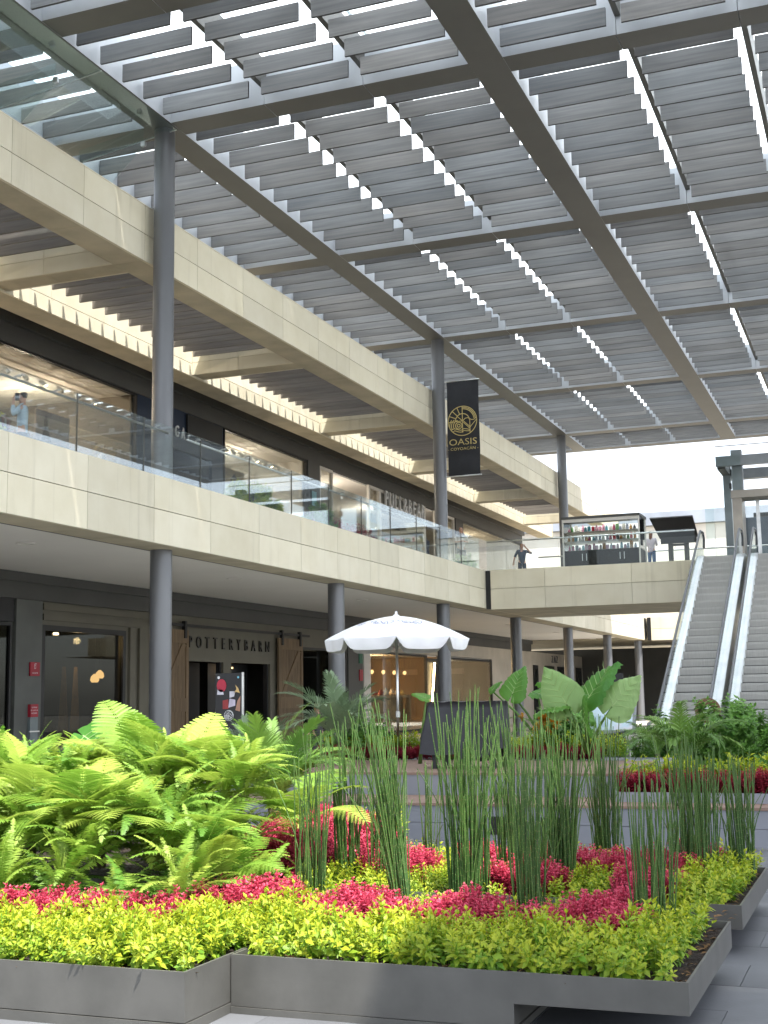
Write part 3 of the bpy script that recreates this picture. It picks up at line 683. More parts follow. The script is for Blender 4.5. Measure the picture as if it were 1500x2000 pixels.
# ================================================================== BANNER on the second tall column
EMB = MB()
def circ(r, a0=0, a1=360, c=(0, 0), n=40, wd=.055, closed=None):
    full = abs(a1 - a0) >= 359.9
    k = n if full else max(4, int(n * abs(a1 - a0) / 360))
    pts = [(c[0] + r * math.cos(rad(a0 + (a1 - a0) * i / k)), c[1] + r * math.sin(rad(a0 + (a1 - a0) * i / k))) for i in range(k if full else k + 1)]
    EMB.ribbon(pts, wd, full)
circ(.97, n=64); EMB.ribbon([(0, .97), (0, -.78)], .055); EMB.ribbon([(-.96, -.05), (0, 0)], .05)
circ(.48, 90, 185); circ(.48, 90, 5); circ(.80, 90, 8); circ(.885, 90, 8); 
for a in (112, 135, 158): EMB.ribbon([(.5 * math.cos(rad(a)), .5 * math.sin(rad(a))), (.96 * math.cos(rad(a)), .96 * math.sin(rad(a)))], .05)
EMB.ribbon([(-.36, .33), (0, 0)], .05)
circ(.1, c=(-.26, -.3), n=18); circ(.22, c=(-.26, -.3), n=26); circ(.36, 100, 215, c=(-.26, -.3)); circ(.5, 125, 205, c=(-.26, -.3)); circ(.62, 140, 200, c=(-.26, -.3))
EMB.ribbon([(.03, .02), (.5, -.42)], .05); EMB.ribbon([(.06, -.1), (.46, -.5)], .05); EMB.ribbon([(.5, .12), (.5, -.78)], .05); EMB.ribbon([(.5, -.46), (.94, .02)], .05)
EMB.ribbon([(.06, .04), (.2, .16), (.36, .18), (.5, .1), (.64, .02), (.8, .04), (.94, .16)], .05)
for dy in (0, -.13): EMB.ribbon([(-.78 + .12 * abs(dy) * 8, -.55 + dy * 1.2), (-.55, -.48 + dy), (-.3, -.58 + dy), (-.1, -.62 + dy), (.1, -.52 + dy), (.3, -.56 + dy), (.5, -.62 + dy * .6)], .05)
emblem = EMB.mesh('emblem')
bn = thing('column_banner', 'tall black banner with gold round emblem hanging from the second tall column', 'banner', (-12.9, 41.02, 9))
fv = []; ff = []
for j in range(25):
    for i in range(9):
        x = -13.45 + 1.13 * i / 8; z = 12.25 - 3.25 * j / 24
        fv.append((x, 41.02 + .018 * math.sin(i * 1.1 + j * .35) + .012 * math.sin(j * .8), z))
for j in range(24):
    for i in range(8): ff.append((j * 9 + i, j * 9 + i + 1, j * 9 + i + 10, j * 9 + i + 9))
cl = ob('cloth', MB().add(fv, ff), BANNER, bn, smooth=True)
for z in (12.27, 8.98): ob('rod', MB().tube([(-13.6, 41.02, z), (-12.28, 41.02, z)], .022, 8), STEEL, bn)
BM = lambda x, z: Matrix.Translation((x, 40.975, z)) @ PY
emb_gold = emblem.copy(); link('emblem', emb_gold, GOLD, bn, BM(-12.9, 10.86) @ Matrix.Scale(.52, 4))
link('lettering', text_mesh('OASIS', .31, 0, 1.22), GOLD, bn, BM(-12.9, 10.13))
link('lettering', text_mesh('- COYOACÁN -', .135, 0, 1.15), GOLD, bn, BM(-12.9, 9.9))

# ================================================================== PEOPLE
def skinned(name, joints, edges, mat, parent, M, sub=1):
    me = bpy.data.meshes.new(name); me.from_pydata([j[:3] for j in joints], edges, []); me.materials.append(mat)
    o = link(name, me, None, parent, M)
    md = o.modifiers.new('Skin', 'SKIN'); md.use_smooth_shade = True
    sv = me.skin_vertices[0].data
    for i, j in enumerate(joints):
        r = j[3]; sv[i].radius = r if isinstance(r, tuple) else (r, r)
        sv[i].use_root = (i == 0)
    s = o.modifiers.new('Sub', 'SUBSURF'); s.levels = sub; s.render_levels = sub
    return o
def chain(J, E, start, pts):
    p = start
    for q in pts:
        J.append(q); E.append((p, len(J) - 1)); p = len(J) - 1
    return p
def hand(J, E, w, d, up):
    """five short unequal fingers from the wrist joint w along d"""
    b = Vector(J[w][:3]); d = Vector(d).normalized(); s = d.cross(Vector(up)).normalized()
    k = chain(J, E, w, [(*(b + d * .06), (.035, .02))])
    pb = Vector(J[k][:3])
    for i, (off, ln) in enumerate(((-.03, .065), (-.01, .078), (.01, .072), (.03, .055))):
        chain(J, E, k, [(*(pb + s * off + d * .03), .0095), (*(pb + s * off * 1.2 + d * (.03 + ln * .6) + Vector(up) * -.012), .008)])
    chain(J, E, w, [(*(b + d * .035 - s * .035), .011), (*(b + d * .07 - s * .05), .009)])
def person(label, loc, yaw, H, top, bottom, hair, arms, longhair=False, skirt=False):
    M = Matrix.Translation(loc) @ Matrix.Rotation(yaw, 4, 'Z') @ Matrix.Scale(H / 1.75, 4)
    t = thing('person', label, 'person', loc); 
    # body faces local -Y
    J = [(0, 0, .95, (.13, .10))]; E = []
    ch = chain(J, E, 0, [(0, 0, 1.12, (.125, .09)), (0, .01, 1.32, (.155, .10))])
    nk = chain(J, E, ch, [(0, .015, 1.47, .055), (0, .005, 1.53, .052), (0, -.01, 1.59, (.07, .082)), (0, -.005, 1.67, (.075, .092)), (0, .0, 1.735, (.05, .06))])
    J.append((0, -.105, 1.605, .014)); E.append((nk - 2, len(J) - 1))       # nose
    for s, a in zip((-1, 1), arms):
        sh, elb, wr, hd = a
        k = chain(J, E, ch, [(s * .18, .01, 1.42, .052), (*elb, .042), (*wr, .028)])
        hand(J, E, k, hd, (0, -1, .2))
    for s in (-1, 1):
        k = chain(J, E, 0, [(s * .09, 0, .88, .085), (s * .095, -.01, .5, .058), (s * .1, .015, .1, .04), (s * .1, .0, .045, .042), (s * .105, -.13, .03, .035)])
    skinned('body', J, E, SKIN, t, M)
    S = [(0, 0, .84, (.145, .115))]; F = []
    c2 = chain(S, F, 0, [(0, 0, .98, (.152, .118)), (0, 0, 1.12, (.15, .115)), (0, .01, 1.32, (.178, .122)), (0, .015, 1.44, (.085, .075))])
    for s, a in zip((-1, 1), arms):
        sh, elb, wr, hd = a; e = Vector(elb); wv = Vector(wr)
        chain(S, F, c2 - 1, [(s * .18, .01, 1.42, .068), (*elb, .055), (*(e.lerp(wv, .75 if sh else .02)), .044)])
    skinned('shirt', S, F, top, t, M)
    P = [(0, 0, .99, (.138, .105))]; G = []
    for s in (-1, 1):
        chain(P, G, 0, [(s * .09, 0, .86, .102), (s * .095, -.01, .5, .076), (s * .1, .015, .1, .06)])
    skinned('trousers', P, G, bottom, t, M)
    for s in (-1, 1): skinned('shoe', [(s * .1, .04, .05, .05), (s * .103, -.05, .045, .048), (s * .105, -.15, .035, .035)], [(0, 1), (1, 2)], PANTS, t, M)
    hs = [(0, .03, 1.60, (.082, .06)), (0, .022, 1.68, (.088, .085)), (0, .01, 1.745, (.066, .075))]; he = [(0, 1), (1, 2)]
    if longhair: hs += [(0, .05, 1.5, (.08, .045)), (0, .06, 1.38, (.075, .03))]; he += [(0, 3), (3, 4)]
    skinned('hair', hs, he, hair, t, M)
    for s in (-1, 1): ob('eye', MB().lathe([(0, -.008), (.009, 0), (0, .008)], 8, (s * .032, -.088, 1.635)), HAIRD, t, M)
    return t, M
down = lambda s: (True, (s * .24, .03, 1.15), (s * .25, -.03, .92), (0, -.1, -1))
p, M = person('man in light blue shirt on the phone behind the upper gallery glass', (-15.74, 20.9, 6.03), rad(-62), 1.76, SHIRTB, PANTS, HAIRD,
       ((True, (-.27, .0, 1.16), (-.22, -.14, 1.0), (.2, -1, -.3)), (True, (.29, -.14, 1.22), (.13, -.16, 1.52), (-.25, .1, 1))))
ob('phone', MB().box(.085, .105, -.13, -.06, 1.55, 1.70), BLACK, p, M)
p, M = person('man in white shirt standing at the gallery corner beside the second tall column', (-14.3, 44.9, 6.03), rad(30), 1.74, SHIRTW, DRESS, HAIRB,
       ((False, (-.25, -.05, 1.18), (-.1, -.26, 1.18), (.6, -.6, .1)), (False, (.25, -.05, 1.18), (.1, -.26, 1.18), (-.6, -.6, .1))))
p, M = person('person in dark blue outfit raising an arm to the head on the far gallery', (-13.55, 50.6, 6.03), rad(20), 1.70, DRESS, DRESS, HAIRD,
       ((False, (-.3, .02, 1.17), (-.36, -.04, .95), (-.2, -.1, -1)), (False, (.36, -.08, 1.33), (.14, -.12, 1.58), (-.5, 0, .8))))
p, M = person('person in pale flowered blouse and jeans seen from behind next to the kiosk', (-8.0, 48.6, 6.03), rad(170), 1.62, BLOUSE, JEANS, HAIRB,
       ((True, (-.2, -.1, 1.18), (-.1, -.25, 1.22), (0, -1, .2)), (True, (.2, -.1, 1.18), (.1, -.25, 1.22), (0, -1, .2))), longhair=True)
p, M = person('person with orange brown hair partly hidden by palms in front of the shops', (-12.1, 27.0, 0), rad(40), 1.56, BLACK, PANTS, pm('orange brown hair', (.45, .20, .04), .5, scale=12), (down(-1), down(1)), longhair=True)

# ================================================================== KIOSK on the bridge
kx0, kx1, ky0, ky1 = -10.64, -7.86, 45.4, 46.7
kk = thing('display_kiosk', 'white framed glass display kiosk full of colourful goods on the bridge', 'kiosk', (-9.25, 46, 6.03))
ob('counter_cabinet', MB().box(kx0 + .05, kx1 - .05, ky0 + .04, ky1, 6.03, 6.72), BLACK, kk)
for x in (-9.95, -9.8, -8.6, -8.45): ob('door_handle', MB().box(x, x + .02, ky0 + .02, ky0 + .04, 6.35, 6.6), STEEL, kk)
for x in (kx0, kx1 - .05):
    for y in (ky0, ky1): ob('post', MB().box(x, x + .05, y, y + .05, 6.03, 7.86), WHITE, kk)
ob('top_panel', MB().box(kx0 - .02, kx1 + .02, ky0 - .02, ky1 + .07, 7.86, 7.95), DARKF, kk); ob('front_trim', MB().box(kx0 + .052, kx1 - .052, ky0, ky0 + .05, 7.75, 7.855), WHITE, kk)
ob('back_panel', MB().box(kx0 + .06, kx1 - .06, ky1 - .05, ky1 - .01, 6.73, 7.74), emit('lit kiosk back', (1, .96, .93), .45), kk)
for z in (6.73, 7.06, 7.40): ob('shelf', MB().box(kx0 + .06, kx1 - .06, ky0 + .25, ky1 - .06, z, z + .02), WHITE, kk)
ob('front_glass', MB().box(kx0 + .055, kx1 - .055, ky0 + .015, ky0 + .022, 6.73, 7.745), GL, kk)
for x in (kx0 + .02, kx1 - .03): ob('side_glass', MB().box(x, x + .007, ky0 + .06, ky1 - .01, 6.73, 7.85), GL, kk)
for x in (-10.1, -9.2, -8.4): ob('lamp', MB().box(x, x + .12, ky0 + .3, ky0 + .36, 7.82, 7.855), emit('kiosk lamp %d' % int(-x * 10), (1, .97, .9), 25), kk)
gm = [pm('goods %d' % i, c, .5, scale=8) for i, c in enumerate(((.55, .05, .16), (.70, .30, .42), (.12, .40, .52), (.75, .70, .66), (.14, .35, .12), (.65, .28, .05), (.10, .10, .14), (.42, .45, .62), (.6, .02, .05)))]
gmesh = []
for i in range(3):
    b = MB()
    if i == 0: b.box(-.5, .5, -.35, .35, 0, .92).box(-.35, .35, -.25, .25, .921, 1.0)
    elif i == 1: b.lathe([(0, 0), (.45, .02), (.5, .3), (.4, .7), (.2, .8), (.18, 1), (0, 1)], 8)
    else: b.poly([(-.5, -.2, 0), (.5, -.2, 0), (.35, -.2, .8), (0, -.2, 1), (-.35, -.2, .8)], (0, .4, 0))
    gmesh.append(b)
for z in (6.752, 7.082, 7.422):
    for x in np.arange(kx0 + .16, kx1 - .12, .125):
        k = random.randrange(3); m = random.choice(gm); h = random.uniform(.14, .27)
        key = (k, m.name)
        if key not in _tx: me = gmesh[k].mesh('goods'); me.materials.append(m); _tx[key] = me
        o = link('packet', _tx[key], None, None, Matrix.Translation((x, ky0 + .42 + random.uniform(-.06, .1), z)) @ Matrix.Diagonal((.11, .11, h, 1)))
        tag(o, 'small colourful packet standing on a shelf inside the glass kiosk', 'packet', 'goods in the display kiosk')
# dark slanted-hood stand beside it
hd = thing('hooded_stand', 'black stand with a slanted hood on two legs right of the kiosk', 'stand', (-7.0, 48, 6.03))
ob('hood', MB().poly([(-7.86, 47.6, 7.99), (-6.30, 47.6, 7.99), (-6.22, 48.3, 7.30), (-7.62, 48.3, 7.30)], (0, .06, .05)), BLACK, hd)
ob('hood_board', MB().box(-7.55, -6.25, 48.0, 48.08, 7.08, 7.32), BLACK, hd)
for x in (-7.3, -6.72): ob('leg', MB().box(x, x + .16, 48.1, 48.3, 6.03, 7.1), DARKF, hd)
ob('crossbar', MB().box(-7.14, -6.72, 48.15, 48.25, 7.0, 7.08), DARKF, hd); ob('base', MB().box(-7.35, -6.5, 47.95, 48.45, 6.03, 6.07), DARKF, hd)

# ================================================================== LIFT TOWER and portal
lt = thing('lift_tower', 'dark steel lift tower with glass sides at the right end of the bridge', 'lift', (-4, 51, 6))
for x0, x1, y in ((-5.58, -5.3, 51.6), (-5.08, -4.68, 50.0), (-.6, -.2, 50.0)): ob('post', MB().box(x0, x1, y, y + .4, 6.03, 10.75), LIFT, lt)
ob('top_beam', MB().box(-5.62, .2, 49.75, 49.98, 10.12, 10.5), LIFT, lt); ob('top_beam', MB().box(-5.62, .2, 52.0, 52.4, 9.95, 10.35), LIFT, lt)
ob('side_beam', MB().box(-5.6, -5.3, 50.0, 52.0, 10.05, 10.5), DARKF, lt); ob('mid_beam', MB().box(-4.5, .2, 51.6, 51.9, 8.35, 8.5), DARKF, lt)
ob('car', MB().box(-5.1, -3.4, 50.6, 51.5, 6.05, 8.2), pm('lift car', (.13, .15, .18), .4, metal=.3, scale=1), lt)
ob('front_glass', MB().box(-6.1, -4.7, 49.7, 49.72, 6.03, 10.7), GLB, lt); ob('side_glass', MB().box(-6.1, -6.08, 49.72, 52.4, 6.03, 10.7), GLB, lt)
ob('junction_box', MB().box(-5.2, -5.12, 50.1, 50.3, 9.3, 9.5), BLACK, lt)
ob('bracket_bar', MB().box(-5.62, -.1, 49.6, 49.66, 10.85, 10.88), STEEL, lt)
pt = thing('escalator_portal', 'beige metal portal frame at the top landing of the right escalator', 'portal', (-3.3, 46.5, 6.03))
PORT = pm('beige metal', (.36, .33, .29), .4, metal=.4, scale=1)
ob('jamb', MB().box(-4.72, -4.4, 46.2, 47.2, 6.03, 8.35), PORT, pt); ob('jamb', MB().box(-1.5, -1.2, 46.2, 47.2, 6.03, 8.35), PORT, pt)
ob('lintel', MB().box(-4.75, -1.15, 46.15, 47.25, 8.352, 8.62), PORT, pt)
for x in (-4.0, -3.0, -2.1): ob('mullion', MB().box(x, x + .12, 47.0, 47.1, 6.03, 8.35), STEEL, pt)
ob('pane', MB().box(-4.38, -1.52, 47.03, 47.045, 6.03, 8.34), GLB, pt)
tag(ob('site_hoarding', MB().box(-4.4, 1.5, 53.4, 53.5, 6.03, 7.3).box(-4.4, 1.5, 53.3, 53.6, 6.031, 6.3), TAUPE, None), 'low brown parapet wall behind the lift tower', 'wall')

# ================================================================== ESCALATORS
TAN = math.tan(rad(30)); YT, ZT = 43.4, 6.03; YBOT = YT - ZT / TAN
def zi(y): return max(0, min(ZT, ZT - (YT - y) * TAN))
def incl(x0, x1, dz0, dz1, ya=YBOT - 1.2, yb=YT + .9, mb=None):
    """sloped strip that follows the flight, flat at both landings"""
    mb = mb or MB(); ys = [ya, YBOT - .1, YBOT + .25, YT - .25, YT + .1, yb]; zs = [0, .02, .16, ZT - .16, ZT - .02, ZT]
    k = len(mb.v)
    for y, z in zip(ys, zs): mb.v += [(x0, y, z + dz0), (x1, y, z + dz0), (x1, y, z + dz1), (x0, y, z + dz1)]
    for i in range(5):
        a = k + 4 * i; b = a + 4
        for j in range(4): mb.f.append((a + j, a + (j + 1) % 4, b + (j + 1) % 4, b + j))
    mb.f += [(k + 3, k + 2, k + 1, k), (k + 20, k + 21, k + 22, k + 23)]; return mb
stepm = MB().box(-.5, .5, 0, .404, -.06, 0).add([(-.5, 0, -.06), (.5, 0, -.06), (.5, .02, -.24), (-.5, .02, -.24), (-.5, .06, -.06), (.5, .06, -.06), (.5, .06, -.24), (-.5, .06, -.24)],
        [(0, 1, 2, 3), (7, 6, 5, 4), (0, 3, 7, 4), (1, 5, 6, 2), (3, 2, 6, 7)]).box(-.5, .5, .008, .03, -.236, -.204)
nst = len(stepm.f) - 6; stepm = stepm.mesh('step'); stepm.materials.append(STEP); stepm.materials.append(DARKF)
for i, p in enumerate(stepm.polygons): p.material_index = 1 if i >= nst else 0
def escalator(xc, label):
    e = thing('escalator', label, 'escalator', (xc, 33, 0))
    x0, x1 = xc - .5, xc + .5
    n = 26; dy = (YT - YBOT) / n; dz = ZT / n
    for i in range(1, n + 1):
        M = Matrix.Translation((xc, YBOT + (i - 1) * dy + .02, i * dz)) @ Matrix.Diagonal((.995, 1, dz / .2319, 1))
        link('step', stepm, None, e, M)
    ob('landing_plate', MB().box(x0, x1, YT + .03, YT + 1.4, 6.032, 6.045), STEEL, e); ob('landing_plate', MB().box(x0, x1, YBOT - 1.5, YBOT, .0, .03), STEEL, e)
    for s, a in ((-1, x0), (1, x1)):
        ob('skirt', incl(a + s * .004, a + s * .03, -.25, .06), DECK, e)
        dk = ob('deck', incl(a + s * .032, a + s * .24, -.05, .10), DECK, e)
        xg = a + s * .13
        # glass with rounded newel ends
        ob('glass_panel', incl(xg - .006, xg + .006, .1, .86, YBOT - .9, YT + .75), GLB, e)
        hr = [(xg, YBOT - 1.0, .45), (xg, YBOT - 1.12, .68), (xg, YBOT - .95, .90), (xg, YBOT - .1, .93), (xg, YBOT + .25, 1.07), (xg, YT - .25, ZT + .74), (xg, YT + .1, ZT + .90), (xg, YT + .75, ZT + .92), (xg, YT + .98, ZT + .72), (xg, YT + .86, ZT + .42)]
        ob('handrail', MB().tube(hr, .04, 8), RUBBER, e, smooth=True)
        ob('handrail_guide', MB().tube([(q[0], q[1], q[2] - .055) for q in hr[3:8]], .018, 6), STEEL, e)
        ob('outer_cladding', incl(a + s * .242, a + s * .262, -.75, .098), DECK, e)
    ob('truss_soffit', incl(x0 - .26, x1 + .26, -.9, -.76), GREY, e)
    return e
escalator(-4.9, 'left escalator with grey steps and glass sides climbing to the bridge')
escalator(-3.19, 'right escalator cut by the picture edge, climbing beside the other one')
# ================================================================== TERRACE
ter = thing('terrace', 'raised two step terrace with slate blue risers and brown wooden treads behind the planters', 'terrace', (-4, 16.5, 0))
ter['kind'] = 'structure'
for k in ('category',):
    if k in ter: del ter[k]
TX0 = -8.6
ob('lower_step', MB().box(TX0, 4, 14.52, 15.7, 0, .385), SLATE, ter)
for i in range(8): block('riser_panel', SLATE, ter, TX0 + i * 1.575 + .004, TX0 + (i + 1) * 1.575 - .004, 14.49, 14.517, .2, .39)
for i in range(8): block('plinth_panel', SLATE, ter, TX0 + i * 1.575 + .004, TX0 + (i + 1) * 1.575 - .004, 14.475, 14.517, 0, .195)
for i in range(8): block('tread_board', TREAD, ter, TX0, 4, 14.47 + i * .143 + .003, 14.47 + (i + 1) * .143 - .003, .39, .42)
ob('upper_step', MB().box(TX0, -3.1, 15.63, 20.2, 0, .665), SLATE, ter)
for i in range(4): block('riser_panel', SLATE, ter, TX0 + i * 1.375 + .004, TX0 + (i + 1) * 1.375 - .004, 15.605, 15.628, .421, .67)
for i in range(20): block('tread_board', TREAD, ter, TX0, -3.1, 15.59 + i * .15 + .003, 15.59 + (i + 1) * .15 - .003, .67, .70)
for x in (-4.35, -3.75): block('shadowed_opening', BLACK, ter, x, x + .38, 14.468, 14.474, .08, .28)  # flat black plates stand in for the shadowed openings in the riser
tr = thing('trough_planter', 'long slate trough on the right of the terrace filled with red and lime plants', 'planter', (-.5, 16.5, .4))
ob('front_wall', MB().box(-3.0, 4, 14.98, 15.02, .421, .53), SLATE, tr); ob('end_wall', MB().box(-3.04, -3.002, 14.98, 19, .421, .53), SLATE, tr)
ob('soil_bed', MB().box(-3.0, 4, 15.03, 19, .43, .49), SOIL, tr)

# ================================================================== FOREGROUND PLANTERS
def tray(label, x0, x1, y0, y1, z0, base, zt=.30, full=None):
    t = thing('planter_box', label, 'planter', ((x0 + x1) / 2, (y0 + y1) / 2, 0))
    th = .014
    ob('front_panel', MB().box(x0, x1, y0, y0 + th, z0, zt) if full is None else MB().poly([(x0, y0, full[1]), (full[0], y0, full[1]), (full[0], y0, z0), (x1, y0, z0), (x1, y0, zt), (x0, y0, zt)], (0, th, 0)), PLANT, t); ob('back_panel', MB().box(x0, x1, y1 - th, y1, z0, zt), PLANT, t)
    ob('side_panel', MB().box(x0, x0 + th, y0 + th, y1 - th, z0, zt), PLANT, t); ob('side_panel', MB().box(x1 - th, x1, y0 + th, y1 - th, z0, zt), PLANT, t)
    ob('tray_floor', MB().box(x0 + th, x1 - th, y0 + th, y1 - th, z0, z0 + .01), PLANT, t)
    nx, ny = max(2, int((x1 - x0) / .05)), max(2, int((y1 - y0) / .05)); v = []; f = []
    for j in range(ny + 1):
        for i in range(nx + 1):
            v.append((x0 + th + (x1 - x0 - 2 * th) * i / nx, y0 + th + (y1 - y0 - 2 * th) * j / ny, .255 + random.uniform(-.013, .015)))
    for j in range(ny):
        for i in range(nx): f.append((j * (nx + 1) + i, j * (nx + 1) + i + 1, (j + 1) * (nx + 1) + i + 1, (j + 1) * (nx + 1) + i))
    ob('soil', MB().add(v, f), SOIL, t)
    for b in base: ob('base', MB().box(*b), PLANT, t)
    return t
tray('low grey steel planter box at the lower left below the ferns', -9, -3.384, 5.9, 8.12, .055, [(-9, -3.378, 5.893, 8.1, 0, .05)])
tray('nearest grey steel planter tray with horsetails and red patches, overhanging at right', -3.376, -.97, 6.38, 8.12, .15,
     [(-3.376, -1.825, 6.395, 8.1, .0, .146), (-3.376, -1.812, 6.372, 8.1, 0, .034)], full=(-1.82, .037))
tray('second grey steel planter tray behind the nearest one on the right', -4.3, -.97, 8.72, 10.62, .15, [(-4.2, -1.9, 8.8, 10.5, 0, .148)])
tray('grey planter box behind the ferns holding the red mound and palm', -9, -4.34, 8.72, 11.9, .02, [])

# ================================================================== GROUND COVER
def leaf(): return np.array([(0, 0, 0), (.45, .25, .06), (.45, -.25, .06), (.5, 0, -.03), (1, 0, -.14)]), np.array([(0, 2, 3), (0, 3, 1), (2, 4, 3), (3, 4, 1)])
def rotz(a): c, s = math.cos(a), math.sin(a); return np.array(((c, -s, 0), (s, c, 0), (0, 0, 1)))
def roty(a): c, s = math.cos(a), math.sin(a); return np.array(((c, 0, s), (0, 1, 0), (-s, 0, c)))
def rotx(a): c, s = math.cos(a), math.sin(a); return np.array(((1, 0, 0), (0, c, -s), (0, s, c)))
def sprig(height, nodes, L, per=2, spread=.0, wide=1.0, el0=.1, el1=1.0, h0=.25, br=0):
    LV, LF = leaf(); V = []; F = []; R = []
    k = 0
    stems = [(0., 0., 1.)] + [(random.uniform(-1, 1) * spread, random.uniform(-1, 1) * spread, random.uniform(.7, .98)) for _ in range(br)]
    for sx, sy, hs in stems:
        for i in range(nodes):
            t = i / max(1, nodes - 1); h = height * hs * (h0 + (1 - h0) * t); a0 = i * 1.57 + random.uniform(-.4, .4)
            for p in range(per):
                a = a0 + p * 2 * math.pi / per + random.uniform(-.3, .3)
                e = -(el0 + (el1 - el0) * t ** 1.3) + random.uniform(-.3, .3)
                l = L * (1 - .4 * t ** 2) * random.choice((random.uniform(.5, .85), random.uniform(.8, 1.2)))
                q = (LV * np.array((l, l * wide, l))) @ (rotz(a) @ roty(e) @ rotx(random.uniform(-.35, .35))).T + np.array((sx * t, sy * t, h))
                V.append(q); F.append(LF + k); k += 5; R.append(np.full(5, min(1, max(0, .75 - .65 * t + random.uniform(-.3, .3)))))
        # thin stem
        q = np.array([(-.003, 0, 0), (.003, 0, 0), (sx + .002, sy, height * hs), (sx - .002, sy, height * hs), (sx, sy, height * hs)])
        V.append(q); F.append(np.array([(0, 1, 2), (0, 2, 3)]) + k); k += 5; R.append(np.full(5, .9))
    return np.concatenate(V), np.concatenate(F), np.concatenate(R)
def scatter(name, protos, pts, mat, parent=None, smin=.8, smax=1.2):
    """pts: x, y, z, scale, tiltx, tilty"""
    V = []; F = []; R = []; k = 0
    for (x, y, z, s, tx, ty) in pts:
        pv, pf, pr = protos[random.randrange(len(protos))]
        sc_ = s * random.uniform(smin, smax)
        q = (pv * sc_) @ (rotx(tx + random.uniform(-.15, .15)) @ roty(ty + random.uniform(-.15, .15)) @ rotz(random.uniform(0, 6.283))).T + np.array((x, y, z))
        V.append(q); F.append(pf + k); k += len(pv); R.append(np.clip(pr + random.uniform(-.2, .2), 0, 1))
    return link(name, npmesh(name, np.concatenate(V), np.concatenate(F), mat, np.concatenate(R)), None, parent)
LIMEP = [sprig(.20, 6, .060, 2, .05, 1.05, -.15, .9, .25, 2) for _ in range(8)]
REDP = [sprig(.15, 8, .025, 4, .04, 1.15, -.1, .85, .3, 3) for _ in range(8)]
def fill(x0, x1, y0, y1, step, mask, z=.25, hf=None, edge=None):
    out = []
    for x in np.arange(x0, x1, step):
        for y in np.arange(y0, y1, step):
            px, py = x + random.uniform(-.5, .5) * step, y + random.uniform(-.5, .5) * step
            if not mask(px, py): continue
            tx = ty = 0
            if edge:
                ex0, ex1, ey0, ey1 = edge
                if py - ey0 < .14: tx = .55 * (1 - (py - ey0) / .14)
                if ex1 - px < .14: ty = .55 * (1 - (ex1 - px) / .14)
            s = 1.0 if hf is None else hf(px, py)
            # undulating hedge surface
            s *= 1 + .16 * math.sin(px * 9 + 1.3) * math.sin(py * 8 + .4) + .10 * math.sin(px * 23) * math.cos(py * 19)
            out.append((px, py, z, s, tx, ty))
    return out
def ell(cx, cy, rx, ry): return lambda x, y: ((x - cx) / rx) ** 2 + ((y - cy) / ry) ** 2 + .12 * math.sin(x * 31 + y * 17) < 1
def any_(fs): return lambda x, y: any(f(x, y) for f in fs)
def patch(name, label, protos, mat, cat, mask, box, step, **k):
    pts = fill(*box, step, mask, **{a: b for a, b in k.items() if a in ('z', 'hf', 'edge')})
    o = scatter(name, protos, pts, mat); return tag(o, label, cat, kind='stuff')
R_M = [ell(-3.10, 7.47, .33, .30), ell(-2.42, 7.48, .30, .28), ell(-1.68, 7.42, .34, .22), ell(-1.58, 7.86, .22, .40)]
# nearest tray
patch('lime_hedge', 'lime green leafy hedge filling the nearest planter tray', LIMEP, LIME, 'plants', lambda x, y: not any_(R_M)(x, y), (-3.33, -1.1, 6.56, 8.1), .066, edge=(-3.4, -1.1, 6.56, 8.1), hf=lambda x, y: .72 if (y > 7.1 and x < -1.5) else 1.0)
names = ('crimson leaf patch left of the centre horsetails in the nearest tray', 'crimson leaf patch between the centre horsetails in the nearest tray', 'crimson leaf patch near the right corner of the nearest tray', 'crimson leaf patch behind the right corner patch of the nearest tray')
for f, nm, c in zip(R_M, names, ((-3.10, 7.47), (-2.42, 7.48), (-1.68, 7.42), (-1.58, 7.86))):
    patch('crimson_patch', nm, REDP, REDL, 'plants', f if nm[-30:] != names[3][-30:] else (lambda x, y, f=f: f(x, y) and not R_M[2](x, y)), (c[0] - .45, c[0] + .45, c[1] - .45, c[1] + .45), .040, hf=lambda x, y: 1.3)
# left box
patch('lime_hedge', 'lime green leafy hedge along the front of the lower left planter box', LIMEP, LIME, 'plants', lambda x, y: True, (-5.9, -3.5, 6.05, 6.78), .066, edge=(-9, -3.48, 6.05, 9))
patch('lime_hedge', 'lime green leaves between the lower left box and the nearest tray', LIMEP, LIME, 'plants', lambda x, y: not ell(-3.9, 7.6, .36, .34)(x, y), (-3.95, -3.42, 6.78, 8.05), .066)
patch('crimson_patch', 'long crimson strip under the ferns in the lower left box', REDP, REDL, 'plants', lambda x, y: y < 7.12 + .05 * math.sin(x * 6), (-6.2, -3.98, 6.80, 7.2), .040, hf=lambda x, y: 1.35)
patch('crimson_patch', 'rounded crimson patch right of the ferns beside the first horsetail clump', REDP, REDL, 'plants', ell(-3.9, 7.6, .36, .34), (-4.3, -3.5, 7.2, 8.0), .040, hf=lambda x, y: 1.45)
